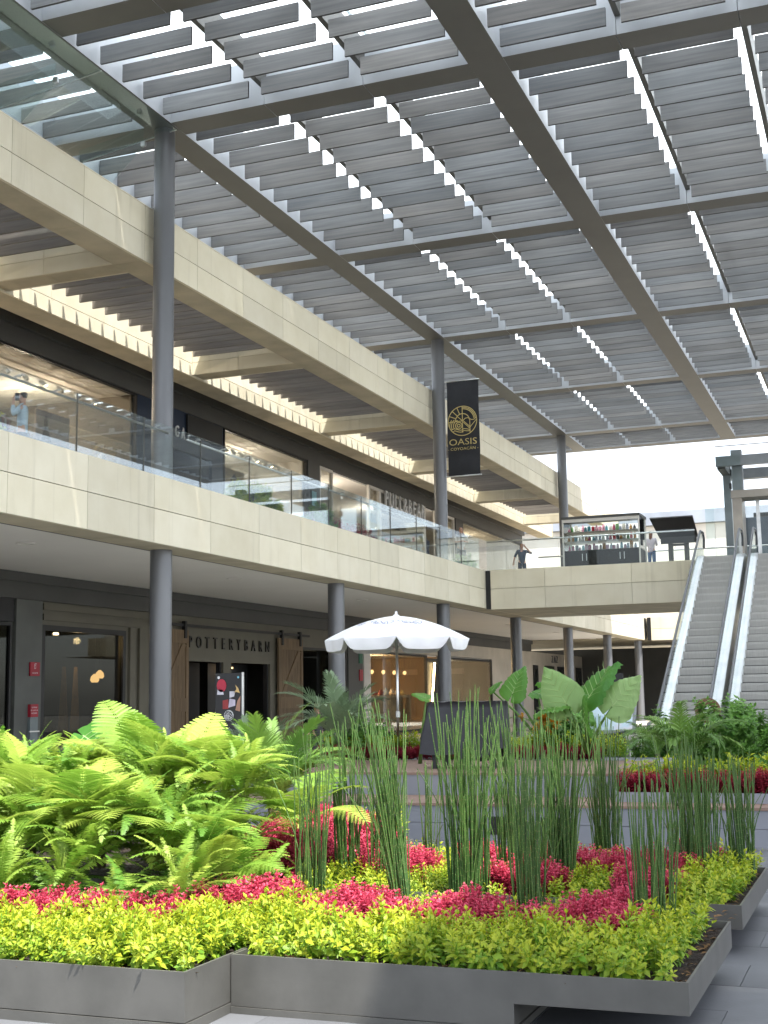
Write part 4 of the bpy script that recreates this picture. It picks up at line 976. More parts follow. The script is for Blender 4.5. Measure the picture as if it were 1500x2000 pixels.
# second tray
R_B = [ell(-2.85, 10.0, .40, .22), ell(-2.05, 9.92, .40, .25), ell(-1.48, 10.2, .2, .55), ell(-1.62, 9.05, .24, .28), ell(-3.6, 9.5, .3, .35), ell(-2.5, 9.05, .3, .2)]
patch('lime_hedge', 'lime green leafy hedge in the second planter tray', LIMEP, LIME, 'plants', lambda x, y: not any_(R_B)(x, y), (-4.2, -1.08, 8.86, 10.6), .075, edge=(-4.2, -1.08, 8.86, 10.6), hf=lambda x, y: .75 if x < -1.4 else 1.0)
for i, (f, c) in enumerate(zip(R_B, ((-2.85, 10), (-2.05, 9.92), (-1.48, 10.2), (-1.62, 9.05), (-3.6, 9.5), (-2.5, 9.05)))):
    nm = ('crimson patch at the back left of the second tray', 'crimson patch at the back middle of the second tray', 'crimson patch at the back right of the second tray', 'crimson patch at the front right of the second tray', 'crimson patch at the left end of the second tray', 'crimson patch at the front middle of the second tray')[i]
    patch('crimson_patch', nm, REDP, REDL, 'plants', f, (c[0] - .6, c[0] + .6, c[1] - .7, c[1] + .7), .047, hf=lambda x, y: 1.35)
# red mound behind the ferns
def mound(x, y): d = ((x + 4.5) / .62) ** 2 + ((y - 10.1) / .8) ** 2; return 1.2 + 1.3 * max(0, 1 - d)
RM = lambda x, y: ((x + 4.5) / .62) ** 2 + ((y - 10.1) / .8) ** 2 < 1
pts = []
for (x, y, z, s, tx, ty) in fill(-5.2, -3.8, 9.2, 11, .042, RM):
    d = ((x + 4.5) / .62) ** 2 + ((y - 10.1) / .8) ** 2; pts.append((x, y, .25 + .30 * max(0, 1 - d) ** .7, 1.25, (y - 10.1) * -.5, (x + 4.5) * .6))
tag(scatter('crimson_mound', REDP, pts, REDL), 'tall crimson mound of leaves behind the first horsetails', 'plants', kind='stuff')
patch('lime_hedge', 'lime leaves at the foot of the palm behind the crimson mound', LIMEP, LIME, 'plants', lambda x, y: True, (-5.4, -4.4, 11.0, 11.8), .08, hf=lambda x, y: 1.3)
# terrace beds
patch('crimson_hedge', 'dull red hedge strip at the back of the upper terrace step', REDP, REDD, 'hedge', lambda x, y: True, (-8.4, -3.9, 18.62, 19.0), .06, z=.70, hf=lambda x, y: 1.15)
patch('lime_hedge', 'lime hedge strip behind the red strip on the upper terrace step', LIMEP, LIME, 'hedge', lambda x, y: True, (-8.4, -3.7, 19.0, 19.5), .085, z=.72, hf=lambda x, y: 1.35)
patch('crimson_hedge', 'dull red hedge strip along the front of the right trough', REDP, REDD, 'hedge', lambda x, y: True, (-2.95, 1.2, 15.06, 15.42), .055, z=.48, hf=lambda x, y: 1.6)
patch('lime_hedge', 'lime hedge strip behind the red strip of the right trough', LIMEP, LIME, 'hedge', lambda x, y: True, (-2.95, 1.2, 15.42, 15.75), .08, z=.50, hf=lambda x, y: 1.6)

LIT = [(lambda q: (q[0], q[1], np.full(5, random.random())))((leaf()[0] * random.uniform(.03, .055), leaf()[1])) for _ in range(6)]
LITM = leafmat('dead leaf', (.20, .11, .04), (.07, .04, .02), .1, .8)
pts = [(random.uniform(-3.3, -1.0), random.choice((random.uniform(6.41, 6.60), random.uniform(6.41, 8.0))), .268, 1, random.gauss(0, .3), random.gauss(0, .3)) for _ in range(260)] + [(random.uniform(-5.4, -3.42), random.uniform(5.93, 6.1), .268, 1, random.gauss(0, .3), random.gauss(0, .3)) for _ in range(120)] + [(random.uniform(-1.12, -.99), random.uniform(6.5, 10.5), .268, 1, 0, 0) for _ in range(90)]
tag(scatter('leaf_litter', LIT, pts, LITM), 'dry brown leaf litter on the soil along the planter rims', 'leaf litter', kind='stuff')
# ================================================================== HORSETAILS
def clump(label, cx, cy, h, n, rx, ry, lean=(0, 0), dark=False):
    V = []; F = []; R = []; k = 0; nseg, ns = 5, 5; h *= 1.1; n = int(n * 1.15); rx *= .8; ry *= .8
    for i in range(n):
        a = random.uniform(0, 6.283); q = math.sqrt(random.random()); x = cx + rx * q * math.cos(a); y = cy + ry * q * math.sin(a)
        hh = h * random.choice((random.uniform(.5, .8), random.uniform(.7, .95), random.uniform(.85, 1.08))); r = random.uniform(.0042, .006)
        lx = lean[0] + random.gauss(0, .04) + (x - cx) * .25; ly = lean[1] + random.gauss(0, .04); bx, by = random.gauss(0, .035), random.gauss(0, .03); rv = random.random()
        if random.random() < .08: bx, by, hh = random.choice((-1, 1)) * random.uniform(.15, .4), random.gauss(0, .1), hh * .85
        for j in range(nseg + 1):
            t = j / nseg; px = x + lx * t * hh + bx * t * t * hh; py = y + ly * t * hh + by * t * t * hh; pz = .24 + t * hh; rr = r * (1 - .35 * t)
            for m in range(ns):
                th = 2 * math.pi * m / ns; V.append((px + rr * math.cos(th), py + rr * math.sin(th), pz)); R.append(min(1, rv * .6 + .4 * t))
        for j in range(nseg):
            for m in range(ns): F.append((k + j * ns + m, k + j * ns + (m + 1) % ns, k + (j + 1) * ns + (m + 1) % ns, k + (j + 1) * ns + m))
        k += (nseg + 1) * ns
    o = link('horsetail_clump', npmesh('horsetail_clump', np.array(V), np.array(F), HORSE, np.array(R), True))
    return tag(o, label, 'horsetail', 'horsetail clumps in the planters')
clump('leftmost sparse horsetail clump rising beside the rounded crimson patch', -3.62, 7.92, 1.02, 34, .13, .12)
clump('horsetail clump in front of the crimson mound, left of centre', -3.92, 9.3, 1.18, 40, .12, .14)
clump('thin horsetail clump right of the crimson mound', -3.6, 9.15, 1.15, 26, .10, .12)
clump('tight leaning horsetail clump at the front centre of the nearest tray', -2.93, 7.83, 1.20, 62, .075, .10, (-.13, 0))
clump('widest horsetail clump in front of the black covered table', -2.79, 8.75, 1.26, 95, .17, .2)
clump('short sparse horsetail clump standing against the pale paving', -3.48, 9.95, .75, 18, .07, .08)
clump('horsetail clump in front of the crimson patch in the tray centre', -2.10, 7.76, 1.08, 46, .12, .12)
clump('dense dark horsetail clump behind the tray centre', -2.32, 9.45, 1.12, 85, .17, .16)
clump('horsetail clump right of the widest clump, below the table edge', -2.68, 9.5, 1.2, 60, .15, .16)
clump('horsetail clump below the elephant ear leaves', -2.2, 10.55, 1.05, 60, .14, .14)
clump('dark sparse horsetail clump near the right corner of the nearest tray', -1.36, 7.72, .86, 44, .17, .15)
clump('large dark horsetail clump at the right back of the second tray', -1.42, 10.0, .98, 95, .22, .22)
clump('dark horsetail clump at the far right against the slate step', -1.12, 10.3, .85, 60, .12, .2)

# ================================================================== FRONDS
def curve_pts(L, a0, a1, n, p=1.0):
    x = z = 0; out = [(0, 0, a0)]
    for i in range(n):
        t = (i + .5) / n; a = a0 + (a1 - a0) * t ** p; x += math.cos(a) * L / n; z += math.sin(a) * L / n; out.append((x, z, a))
    return out
def frond_sword(L=1.0, a0=1.2, a1=-.6, np_=32, lp=.13, wp=.0165):
    c = curve_pts(L, a0, a1, 60); V = []; F = []; k = 0
    for i in range(61):
        x, z, a = c[i]; w = .006 * (1 - .7 * i / 60); V += [(x, -w, z), (x, w, z)]
    for i in range(60): F.append((2 * i, 2 * i + 1, 2 * i + 3, 2 * i + 2))
    k = len(V)
    for i in range(np_):
        t = .12 + .88 * i / np_; x, z, a = c[int(t * 60)]; l = lp * (math.sin(min(1, (t - .05) * 2.2) * 1.57) ** .8) * (1 - max(0, t - .45) / .58) ** .75 + .006
        T = Vector((math.cos(a), 0, math.sin(a))); Nn = Vector((-math.sin(a), 0, math.cos(a)))
        for s in (-1, 1):
            d = (Vector((0, s, 0)) * .92 + T * .38 + Nn * random.uniform(.0, .22)).normalized(); wv = d.cross(Nn).normalized() * s
            b = Vector((x, 0, z)); dr = Vector((0, 0, -1)); w = wp * random.uniform(.8, 1.15); l *= random.choice((1, 1, 1, 1, 1, .55)) * random.uniform(.88, 1.1)
            for u, ww in ((0, .7), (.35, 1), (.72, .7), (1, .06)):
                p = b + d * l * u + dr * (l * .28 * u * u); V += [tuple(p + wv * w * ww * .5), tuple(p - wv * w * ww * .5)]
            for q in range(3): F.append((k + 2 * q, k + 2 * q + 1, k + 2 * q + 3, k + 2 * q + 2))
            k += 8
    return np.array(V), np.array(F)
def frond_tree(L=1.2, a0=1.0, a1=-.35, np_=15, lp=.42):
    c = curve_pts(L, a0, a1, 60); V = []; F = []
    for i in range(61):
        x, z, a = c[i]; w = .008 * (1 - .7 * i / 60); V += [(x, -w, z), (x, w, z)]
    for i in range(60): F.append((2 * i, 2 * i + 1, 2 * i + 3, 2 * i + 2))
    k = len(V)
    for i in range(np_):
        t = .2 + .8 * i / np_; x, z, a = c[int(t * 60)]; l = lp * math.sin(min(1, (t - .08) * 2.4) * 1.57) * (1 - max(0, t - .5) / .52) ** .8 + .02
        T = Vector((math.cos(a), 0, math.sin(a))); Nn = Vector((-math.sin(a), 0, math.cos(a)))
        for s in (-1, 1):
            d = (Vector((0, s, 0)) * .85 + T * .55 + Nn * .1).normalized(); b = Vector((x, 0, z)); m = max(6, int(l / .016))
            side = d.cross(Nn).normalized()
            for j in range(m):
                u = (j + .5) / m; p = b + d * l * u + Vector((0, 0, -1)) * l * .22 * u * u
                pl = .055 * (1 - u) ** .6 * min(1, u * 6 + .4) * (l / lp) ** .5 + .004
                for r in (-1, 1):
                    dd = (side * r * .9 + d * .42).normalized(); w = l / m * .62
                    V += [tuple(p - d * w), tuple(p + d * w), tuple(p + dd * pl * .8 + d * w * .45 - Nn * pl * .12), tuple(p + dd * pl - Nn * pl * .2)]
                    F.append((k, k + 1, k + 2, k + 3)); k += 4
    return np.array(V), np.array(F)
def frond_palm(L=1.0, a0=1.25, a1=.1, np_=34, lp=.30, wp=.016, drop=.35, p=1.3):
    c = curve_pts(L, a0, a1, 60, p); V = []; F = []
    for i in range(61):
        x, z, a = c[i]; w = .009 * (1 - .8 * i / 60); V += [(x, -w, z), (x, w, z)]
    for i in range(60): F.append((2 * i, 2 * i + 1, 2 * i + 3, 2 * i + 2))
    k = len(V)
    for i in range(np_):
        t = .18 + .82 * i / np_; x, z, a = c[int(t * 60)]; l = lp * math.sin(min(1, (t - .1) * 3) * 1.57) * (1 - .55 * max(0, t - .5) / .5) * random.uniform(.9, 1.1)
        T = Vector((math.cos(a), 0, math.sin(a))); Nn = Vector((-math.sin(a), 0, math.cos(a)))
        for s in (-1, 1):
            d = (Vector((0, s, 0)) * (.80 - .45 * t) + T * (.55 + .4 * t) + Nn * random.uniform(.2, .4)).normalized(); wv = d.cross(Nn).normalized()
            b = Vector((x, 0, z))
            for u, ww in ((0, .6), (.3, 1), (.7, .75), (1, .05)):
                q = b + d * l * u + Vector((0, 0, -1)) * l * drop * u * u; V += [tuple(q + wv * wp * ww * .5), tuple(q - wv * wp * ww * .5)]
            for q in range(3): F.append((k + 2 * q, k + 2 * q + 1, k + 2 * q + 3, k + 2 * q + 2))
            k += 8
    return np.array(V), np.array(F)
SW = [npmesh('frond', *frond_sword(1.0, a, b, n, l), FERND) for a, b, l, n in ((1.25, -.5, .12, 48), (1.1, -.75, .13, 54), (1.35, .15, .11, 44), (.8, -.6, .13, 50), (1.2, -1.1, .12, 46), (.95, -.2, .14, 56))]
SWL = [npmesh('frond', *frond_sword(1.0, a, b, n, l), FERN) for a, b, l, n in ((1.3, -.3, .12, 48), (1.4, .5, .10, 56), (1.0, -.6, .13, 50), (1.2, -.9, .12, 44), (1.45, 0, .12, 54))]
TF = [npmesh('frond', *frond_tree(1.2, a, b, n, l), FERN) for a, b, n, l in ((1.05, -.45, 15, .42), (.85, -.55, 17, .38), (1.2, -.15, 14, .44), (1.0, -.9, 16, .36), (1.3, .2, 18, .34))]
PF = [npmesh('frond', *frond_palm(1.0, a, b, 46, .30, .0125), PALM) for a, b in ((1.45, .5), (1.25, -.1), (1.0, -.5))]
PG = [npmesh('frond', *frond_palm(1.0, a, b, 44, .30, .0135), PALMD) for a, b in ((1.45, .5), (1.2, -.1), (.9, -.5))]
PD = [npmesh('frond', *frond_palm(1.0, a, b, 34, .28), SHRUBP) if False else npmesh('frond', *frond_palm(1.0, a, b, 34, .28, .016, .5), PALM) for a, b in ((1.3, -.2), (1.0, -.7))]
def frondplant(name, label, cat, loc, meshes, n, s0, s1, group=None, tilt=.25, yaw0=0, spread=6.283, crown=True, stalk=.0):
    t = thing(name, label, cat, loc, group)
    for i in range(n):
        a = yaw0 + spread * (i + random.uniform(-.35, .35)) / n
        M = Matrix.Translation(Vector(loc) + Vector((math.cos(a) * .03, math.sin(a) * .03, stalk))) @ Matrix.Rotation(a, 4, 'Z') @ Matrix.Rotation(random.uniform(-tilt, tilt * .6), 4, 'Y') @ Matrix.Rotation(random.uniform(-.25, .25), 4, 'X') @ Matrix.Scale(random.uniform(s0, s1), 4)
        link('frond', meshes[i % len(meshes)], None, t, M)
    if stalk: ob('stem', MB().tube([(loc[0], loc[1], loc[2]), (loc[0] + .01, loc[1], loc[2] + stalk * .5), (loc[0], loc[1], loc[2] + stalk + .02)], [.05, .045, .04], 8), pm('fibrous stem', (.09, .065, .04), .9, scale=20, bump=.5) if 'fibrous stem' not in MAT else MAT['fibrous stem'], t)
    return t
FG = 'ferns massed in the left planter'
frondplant('fern', 'sword fern spilling over the crimson strip at the right end of the fern bank', 'fern', (-4.35, 7.55, .26), SW, 20, 0.43, 0.62, FG)
frondplant('fern', 'sword fern at the front middle of the fern bank', 'fern', (-4.85, 7.5, .26), SW, 20, 0.47, 0.66, FG)
frondplant('fern', 'sword fern at the front left of the fern bank', 'fern', (-5.4, 7.5, .26), SW, 18, 0.47, 0.66, FG)
frondplant('fern', 'sword fern at the left picture edge of the fern bank', 'fern', (-5.95, 7.8, .26), SW + SWL, 18, 0.55, 0.78, FG)
frondplant('tree_fern', 'lacy tree fern with broad drooping fronds at the front left of the fern bank', 'fern', (-5.25, 7.95, .5), TF, 13, 0.50, 0.68, FG, stalk=.2)
frondplant('tree_fern', 'lacy tree fern over the middle of the fern bank', 'fern', (-4.7, 8.0, .4), TF, 13, 0.48, 0.68, FG, stalk=.15)
frondplant('fern', 'tall yellow green sword fern at the upper left of the fern bank', 'fern', (-5.9, 8.5, .5), SWL, 22, 0.62, 0.86, FG)
frondplant('fern', 'tall yellow green sword fern at the back middle of the fern bank', 'fern', (-5.15, 8.6, .5), SWL, 22, 0.58, 0.78, FG)
frondplant('fern', 'bright yellow fern at the right end beside the palm', 'fern', (-4.5, 8.5, .35), SWL, 22, 0.47, 0.66, FG)
frondplant('fern', 'yellow fern low at the right end of the bank before the palm', 'fern', (-4.1, 8.1, .26), SWL, 17, 0.43, 0.58, FG)
frondplant('tree_fern', 'tree fern whose broad top frond stands against the first column', 'fern', (-5.55, 9.0, .7), TF, 11, 0.64, 0.80, FG, stalk=.3)
frondplant('fern', 'fern filling the far left edge of the bank', 'fern', (-6.6, 8.6, .4), SWL, 17, 0.62, 0.82, FG)
frondplant('fern', 'fern at the back left edge of the bank', 'fern', (-6.9, 9.3, .4), SW + SWL, 17, 0.70, 0.90, FG)
for lab, x, y, z, ms, n, a, b in (
    ('small sword fern over the crimson strip below the lacy tree fern', -5.1, 7.25, .26, SW, 18, .45, .65),
    ('small sword fern over the crimson strip at the middle right', -4.6, 7.28, .26, SW, 18, .45, .65),
    ('small sword fern over the crimson strip at the left', -5.65, 7.3, .26, SW, 18, .5, .7),
    ('mid height fern in the heart of the fern bank', -4.95, 8.25, .45, SWL, 22, .6, .85),
    ('mid height fern left of the heart of the fern bank', -5.6, 8.15, .45, SW + SWL, 22, .6, .9),
    ('yellow fern behind the heart of the fern bank', -4.75, 8.75, .55, SWL, 22, .65, .9),
    ('fern in front of the crimson mound at the bank end', -4.8, 9.1, .4, SWL, 18, .5, .7),
    ('fern low at the left picture edge above the crimson strip', -6.1, 7.45, .3, SW, 18, .55, .8),
    ('fern at the back of the bank below the first column', -5.6, 9.5, .6, SWL, 20, .7, .95),
    ('pale fern behind the bright palm', -5.9, 10.3, .5, SWL, 20, .7, .95)):
    frondplant('fern', lab, 'fern', (x, y, z), ms, n, a, b, FG)
frondplant('tree_fern', 'lacy tree fern drooping at the left picture edge of the bank', 'fern', (-5.95, 8.1, .5), TF, 15, 0.52, 0.72, FG, stalk=.2)
frondplant('tree_fern', 'lacy tree fern at the right of the bank over the rounded crimson patch', 'fern', (-4.25, 7.9, .3), TF, 11, 0.36, 0.50, FG, stalk=.1)
# filler ferns: the bank is one mound of overlapping plants
FL = 'fern packed among its neighbours inside the fern bank of the left planter'
for i in range(44):
    u = (i + random.random()) / 44; y = random.uniform(7.25, 9.3); x = -4.15 - u * (2.1 + (y - 7.2) * .75)
    hgt = .30 + .70 * min(1, (y - 7.15) / 1.1) * min(1, (-3.75 - x) / .8)
    frondplant('fern', FL, 'fern', (x, y, hgt), (SW, SWL, SWL)[i % 3] if i % 5 else TF, 16 if i % 5 else 8, .38, .6, 'ferns packed inside the left bank', tilt=.35)
# palms
frondplant('palm', 'bright feathery palm behind the ferns left of centre', 'palm', (-5.3, 10.8, .45), PF, 30, .8, 1.08, 'palms', stalk=.2)
frondplant('palm', 'greyish palm behind the umbrella pole in front of the pale pillar', 'palm', (-7.45, 17.4, .7), PG, 24, .85, 1.2, 'palms', stalk=.3)
frondplant('palm', 'drooping green palm in the right trough below the left escalator', 'palm', (-2.45, 16.7, .5), PD, 20, .8, 1.1, 'palms', stalk=.3)
frondplant('palm', 'low palm behind the covered table to its right', 'palm', (-5.0, 19.9, .75), PD, 16, .6, .85, 'palms', stalk=.1)
frondplant('palm', 'small feathery palm behind the display map on the right', 'palm', (-3.4, 20.3, .6), PD, 16, .6, .9, 'palms', stalk=.1)
frondplant('palm', 'grey green palm at the left end of the terrace beside the poster stand', 'palm', (-8.5, 16.8, .4), PG, 20, .8, 1.1, 'palms', stalk=.2)
frondplant('fern', 'tall fern rising at the upper left corner of the bank', 'fern', (-6.3, 8.9, .75), SWL, 25, 0.62, 0.82, FG)
frondplant('tree_fern', 'tree fern with a broad frond over the centre of the bank', 'fern', (-5.05, 8.8, .6), TF, 13, 0.60, 0.76, FG, stalk=.3)
# leafy shrubs
SHP = [sprig(.30, 5, .105, 4, .09, .95, -.1, .7, .35, 3) for _ in range(6)]
def shrub(label, c, r, n, mat=SHRUB, s=1.0):
    t = thing('shrub', label, 'shrub', (c[0], c[1], c[2])); pts = []
    for i in range(n):
        u = Vector((random.gauss(0, 1), random.gauss(0, 1), abs(random.gauss(0, 1)) + .1)).normalized(); q = random.uniform(.45, 1) ** .6
        wob = 1 + .18 * math.sin(u.x * 5 + c[0]) * math.cos(u.y * 6)
        pts.append((c[0] + u.x * r[0] * q * wob, c[1] + u.y * r[1] * q * wob, c[2] + u.z * r[2] * q * wob - .1, s, -u.y * .9, u.x * .9))
    scatter('foliage', SHP, pts, mat, t)
    m = MB()
    for i in range(5): m.tube([(c[0], c[1], c[2] - .1), (c[0] + random.uniform(-.3, .3) * r[0], c[1] + random.uniform(-.3, .3) * r[1], c[2] + r[2] * .6)], [.02, .008], 6)
    ob('stems', m, MAT['fibrous stem'], t); return t
shrub('leafy green shrub at the right picture edge in front of the right escalator', (-.95, 17.2, .55), (.75, .7, .6), 210)
shrub('taller leafy green shrub between the two escalators', (-1.95, 18.0, .6), (.6, .6, .82), 170)
shrub('leafy green shrub farther right at the picture edge', (.1, 17.6, .55), (.7, .7, .62), 150)
shrub('small leafy shrub left of the black covered table', (-6.45, 19.9, .7), (.4, .4, .65), 80)
shrub('dark leafy shrub in front of the display map', (-4.75, 20.0, .7), (.35, .3, .5), 70)
shrub('green bush behind the palm left of the umbrella pole', (-8.0, 19.4, .5), (.6, .5, .7), 90)
shrub('leafy bush at the foot of the left escalator', (-3.3, 21.4, .3), (.7, .6, .8), 110)
shrub('glossy green bush at the left behind the ferns', (-7.6, 11.0, .4), (.9, .7, .8), 110)
# plants on the upper gallery behind the glass
shrub('clipped lime green bush behind the gallery glass beside the pale shop', (-13.9, 27.3, 6.1), (.35, 1.3, .62), 150, LIME, .8)
shrub('small green bush behind the gallery glass left of the big white letters', (-13.9, 31.3, 6.1), (.3, .5, .6), 60, SHRUB, .8)
shrub('red leaved hedge behind the gallery glass below the white letters', (-14.2, 34.2, 6.0), (.3, 2.0, .55), 130, REDD, .8)
shrub('lime green bush behind the glass beside the man on the phone', (-14.4, 17.6, 6.1), (.35, .6, 1.25), 90, LIME, .8)
shrub('low green plant behind the glass at the gallery corner', (-13.7, 43.3, 6.1), (.3, .5, .4), 50, SHRUB, .8)
# yellow flowers
yf = thing('yellow_flowers', 'yellow orange flowering plant between the covered table and the elephant ears', 'flowers', (-4.8, 18.9, .75))
scatter('blossom', [sprig(.12, 4, .06, 4, .03, 1.2, .3, 1.2, .6, 1) for _ in range(3)], [(-4.8 + random.gauss(0, .12), 19.0 + random.gauss(0, .06), 1.0 + random.uniform(0, .28), 1, 0, 0) for _ in range(26)], YELF, yf)
scatter('leaves', SHP, [(-4.8 + random.gauss(0, .15), 19.1, .75 + random.uniform(0, .2), .6, 0, 0) for _ in range(14)], SHRUB, yf)

# ================================================================== ELEPHANT EARS
def earleaf(L=.5, Wd=.31, ruffle=.016, fold=.25, curl=.25):
    V = []; F = []; nt, nw = 26, 6
    for i in range(nt + 1):
        t = i / nt; x = -.28 + 1.28 * t
        if x < 0: w = math.sqrt(max(0, 1 - (x / -.285) ** 2)) ** .8 * .80 * (1 + .1 * x)
        else: w = .80 * (1 + .55 * x) * (1 - x ** 1.15) ** .95 if x < 1 else 0
        for j in range(-nw, nw + 1):
            u = j / nw; notch = 0
            y = u * max(w, .01)
            if x < 0 and abs(u) < .30: notch = (-x) * (1 - abs(u) / .30)     # sinus between the lobes
            xx = x + notch * .9
            z = fold * abs(y) * .6 - curl * max(0, xx) ** 2 * .5 + ruffle / L * (math.sin(xx * 30 - abs(y) * 20) * abs(u) ** .7 + .8 * math.sin(xx * 11 + y * 3) * abs(u) ** 3) - .12 * abs(u) ** 3
            V.append((xx * L, y * Wd, z * L))
    m = 2 * nw + 1
    for i in range(nt):
        for j in range(m - 1): F.append((i * m + j, i * m + j + 1, (i + 1) * m + j + 1, (i + 1) * m + j))
    return np.array(V), np.array(F)
EL = {False: npmesh('leaf', *earleaf(), ALOC, None, True), True: npmesh('leaf', *earleaf(.5, .31, .018, .12, .1), ALOCP, None, True)}
rib = MB().tube([(0, 0, .0), (.25, 0, -.02), (.48, 0, -.06)], [.009, .006, .002], 6)
for q in range(5):
    xq = .02 + q * .075
    for sgn in (-1, 1): rib.tube([(xq, 0, .0 - .02 * xq), (xq + .06, sgn * .10 * (1 - .12 * q), .03), (xq + .10, sgn * .19 * (1 - .16 * q), .045)], [.004, .003, .001], 4)
rib = rib.mesh('midrib'); rib.materials.append(leafmat('pale leaf vein', (.42, .56, .26), (.34, .48, .18), .2, .5, attr=False))
def ear(t, base, tip, d, nrm, s, pale=False):
    """leaf blade whose stalk joint is at tip, pointing along d with upper side nrm"""
    X = Vector(d).normalized(); Z = (Vector(nrm) - X * Vector(nrm).dot(X)).normalized(); Y = Z.cross(X)
    M = Matrix.Translation(tip) @ Matrix((X, Y, Z)).transposed().to_4x4() @ Matrix.Scale(s, 4)
    lf = link('leaf', EL[pale], None, t, M); link('midrib', rib, None, lf, M)
    b, p = Vector(base), Vector(tip); mid = b.lerp(p, .55) + Vector((0, 0, .06))
    ob('stalk', MB().tube([b, mid, p], [.03, .02, .012], 8), STALK, t, smooth=True)
bx = Vector((-4.1, 18.6, .8)); t = thing('elephant_ear', 'elephant ear plant with three huge upright leaves before the escalator', 'plant', bx)
ear(t, bx, (-4.36, 18.5, 1.50), (-.52, .1, .85), (.2, -1, .1), 1.32, True)
ear(t, bx, (-4.05, 18.55, 1.58), (.55, .15, .85), (-.65, -.7, .3), 1.36, False)
ear(t, bx, (-3.70, 18.5, 1.46), (.62, .1, .72), (-.1, -1, .2), 1.2, True)
ear(t, bx, (-4.42, 18.45, 1.46), (-.75, -.3, -.1), (0, -.2, 1), .85, False)
ear(t, bx, (-4.05, 18.3, 1.5), (.02, -.15, -1), (-1, -.35, .1), .95, False)
bx = Vector((-5.2, 20.6, .8)); t = thing('elephant_ear', 'elephant ear plant showing above the right end of the covered table', 'plant', bx)
ear(t, bx, (-5.75, 20.6, 1.66), (.35, .1, .95), (-.25, -1, .1), 1.0, False)
ear(t, bx, (-5.3, 20.5, 1.66), (.85, -.2, -.15), (0, -.3, 1), .9, False)
ear(t, bx, (-4.75, 20.4, 1.62), (-.5, -.2, .3), (.2, -.6, .8), 1.1, False)
ear(t, bx, (-4.7, 20.3, 1.45), (.8, -.3, -.4), (0, -.4, 1), 1.0, False)
ear(t, bx, (-6.1, 20.6, 1.72), (.6, .1, .7), (-.6, -.5, .2), .45, False)
bx = Vector((-6.3, 17.6, .7)); t = thing('elephant_ear', 'single elephant ear leaf poking out at the left end of the covered table', 'plant', bx)
ear(t, bx, (-6.15, 17.5, 1.62), (-.75, -.1, .35), (.2, -.5, 1), .45, False)
bx = Vector((-6.5, 10.0, .6)); t = thing('elephant_ear', 'dark glossy elephant ear leaf standing behind the ferns at left', 'plant', bx)
ear(t, bx, (-6.45, 9.5, 1.36), (.75, -.3, -.25), (-.2, -.6, .8), .8, False)

# ================================================================== UMBRELLA
uc = Vector((-7.15, 19.0, .70)); um = thing('patio_umbrella', 'white eight panel patio umbrella with scalloped edge on the terrace', 'umbrella', uc)
ua = math.atan2(-19, 7.15); UR = 1.12; zr, za = 2.54, 2.90
def canopy(r, th):
    """dome with taut panels: flat between ribs near the rim"""
    f = ((th - ua) / (math.pi / 4)) % 1.0; sag = 1 - .075 * math.sin(math.pi * f) * (r / UR)
    rr = r * sag; z = za - (za - zr) * (r / UR) ** 1.75 - .02 * math.sin(math.pi * f) * (r / UR)
    return (uc.x + rr * math.cos(th), uc.y + rr * math.sin(th), z)
for k in range(8):
    v = []; f = []; n = 8
    for i in range(9):
        for j in range(n + 1): v.append(canopy(UR * (.02 + .98 * i / 8), ua + (k + j / n) * math.pi / 4))
    for i in range(8):
        for j in range(n): f.append((i * 9 + j, (i + 1) * 9 + j, (i + 1) * 9 + j + 1, i * 9 + j + 1))
    pn = ob('canopy_panel', MB().add(v, f), CANVAS, um, smooth=True)
    v = []; f = []
    for j in range(17):
        u = j / 16; th = ua + (k + u) * math.pi / 4; x, y, z = canopy(UR, th); d = .02 + .155 * min(1, math.sin(math.pi * u) * 2.2) ** .8
        wv = .012 * math.sin(u * 13 + k); v += [(x, y, z + .002), (x + math.cos(th) * (wv + .012), y + math.sin(th) * (wv + .012), z - d * .55), (x + math.cos(th) * wv, y + math.sin(th) * wv, z - d)]
    for j in range(16):
        for q in range(2): f.append((j * 3 + q, (j + 1) * 3 + q, (j + 1) * 3 + q + 1, j * 3 + q + 1))
    ob('valance', MB().add(v, f), CANVAS, pn, smooth=True)
    th = ua + k * math.pi / 4
    ob('rib', MB().tube([(canopy(UR * i / 6, th)[0], canopy(UR * i / 6, th)[1], canopy(UR * i / 6, th)[2] - .012) for i in range(1, 7)], .007, 5), STEEL, um)
    x, y, z = canopy(UR * .5, th); ob('strut', MB().tube([(x, y, z - .015), (uc.x, uc.y, 2.38)], .006, 5), STEEL, um)
ob('pole', MB().tube([(uc.x, uc.y, .72), (uc.x, uc.y, 1.6), (uc.x, uc.y, 2.92)], .021, 10), STEEL, um, smooth=True); ob('joint', MB().lathe([(.021, 1.32), (.035, 1.33), (.035, 1.42), (.021, 1.43)], 12, (uc.x, uc.y, 0)), STEEL, um)
ob('finial', MB().lathe([(.07, 2.885), (.05, 2.91), (.022, 2.93), (.02, 2.97), (0, 2.98)], 12, (uc.x, uc.y, 0)), CANVAS, um, smooth=True)
ob('base', MB().lathe([(0, .80), (.04, .80), (.04, .76), (.24, .745), (.25, .70), (0, .70)], 20, (uc.x, uc.y, 0)), BLACK, um)
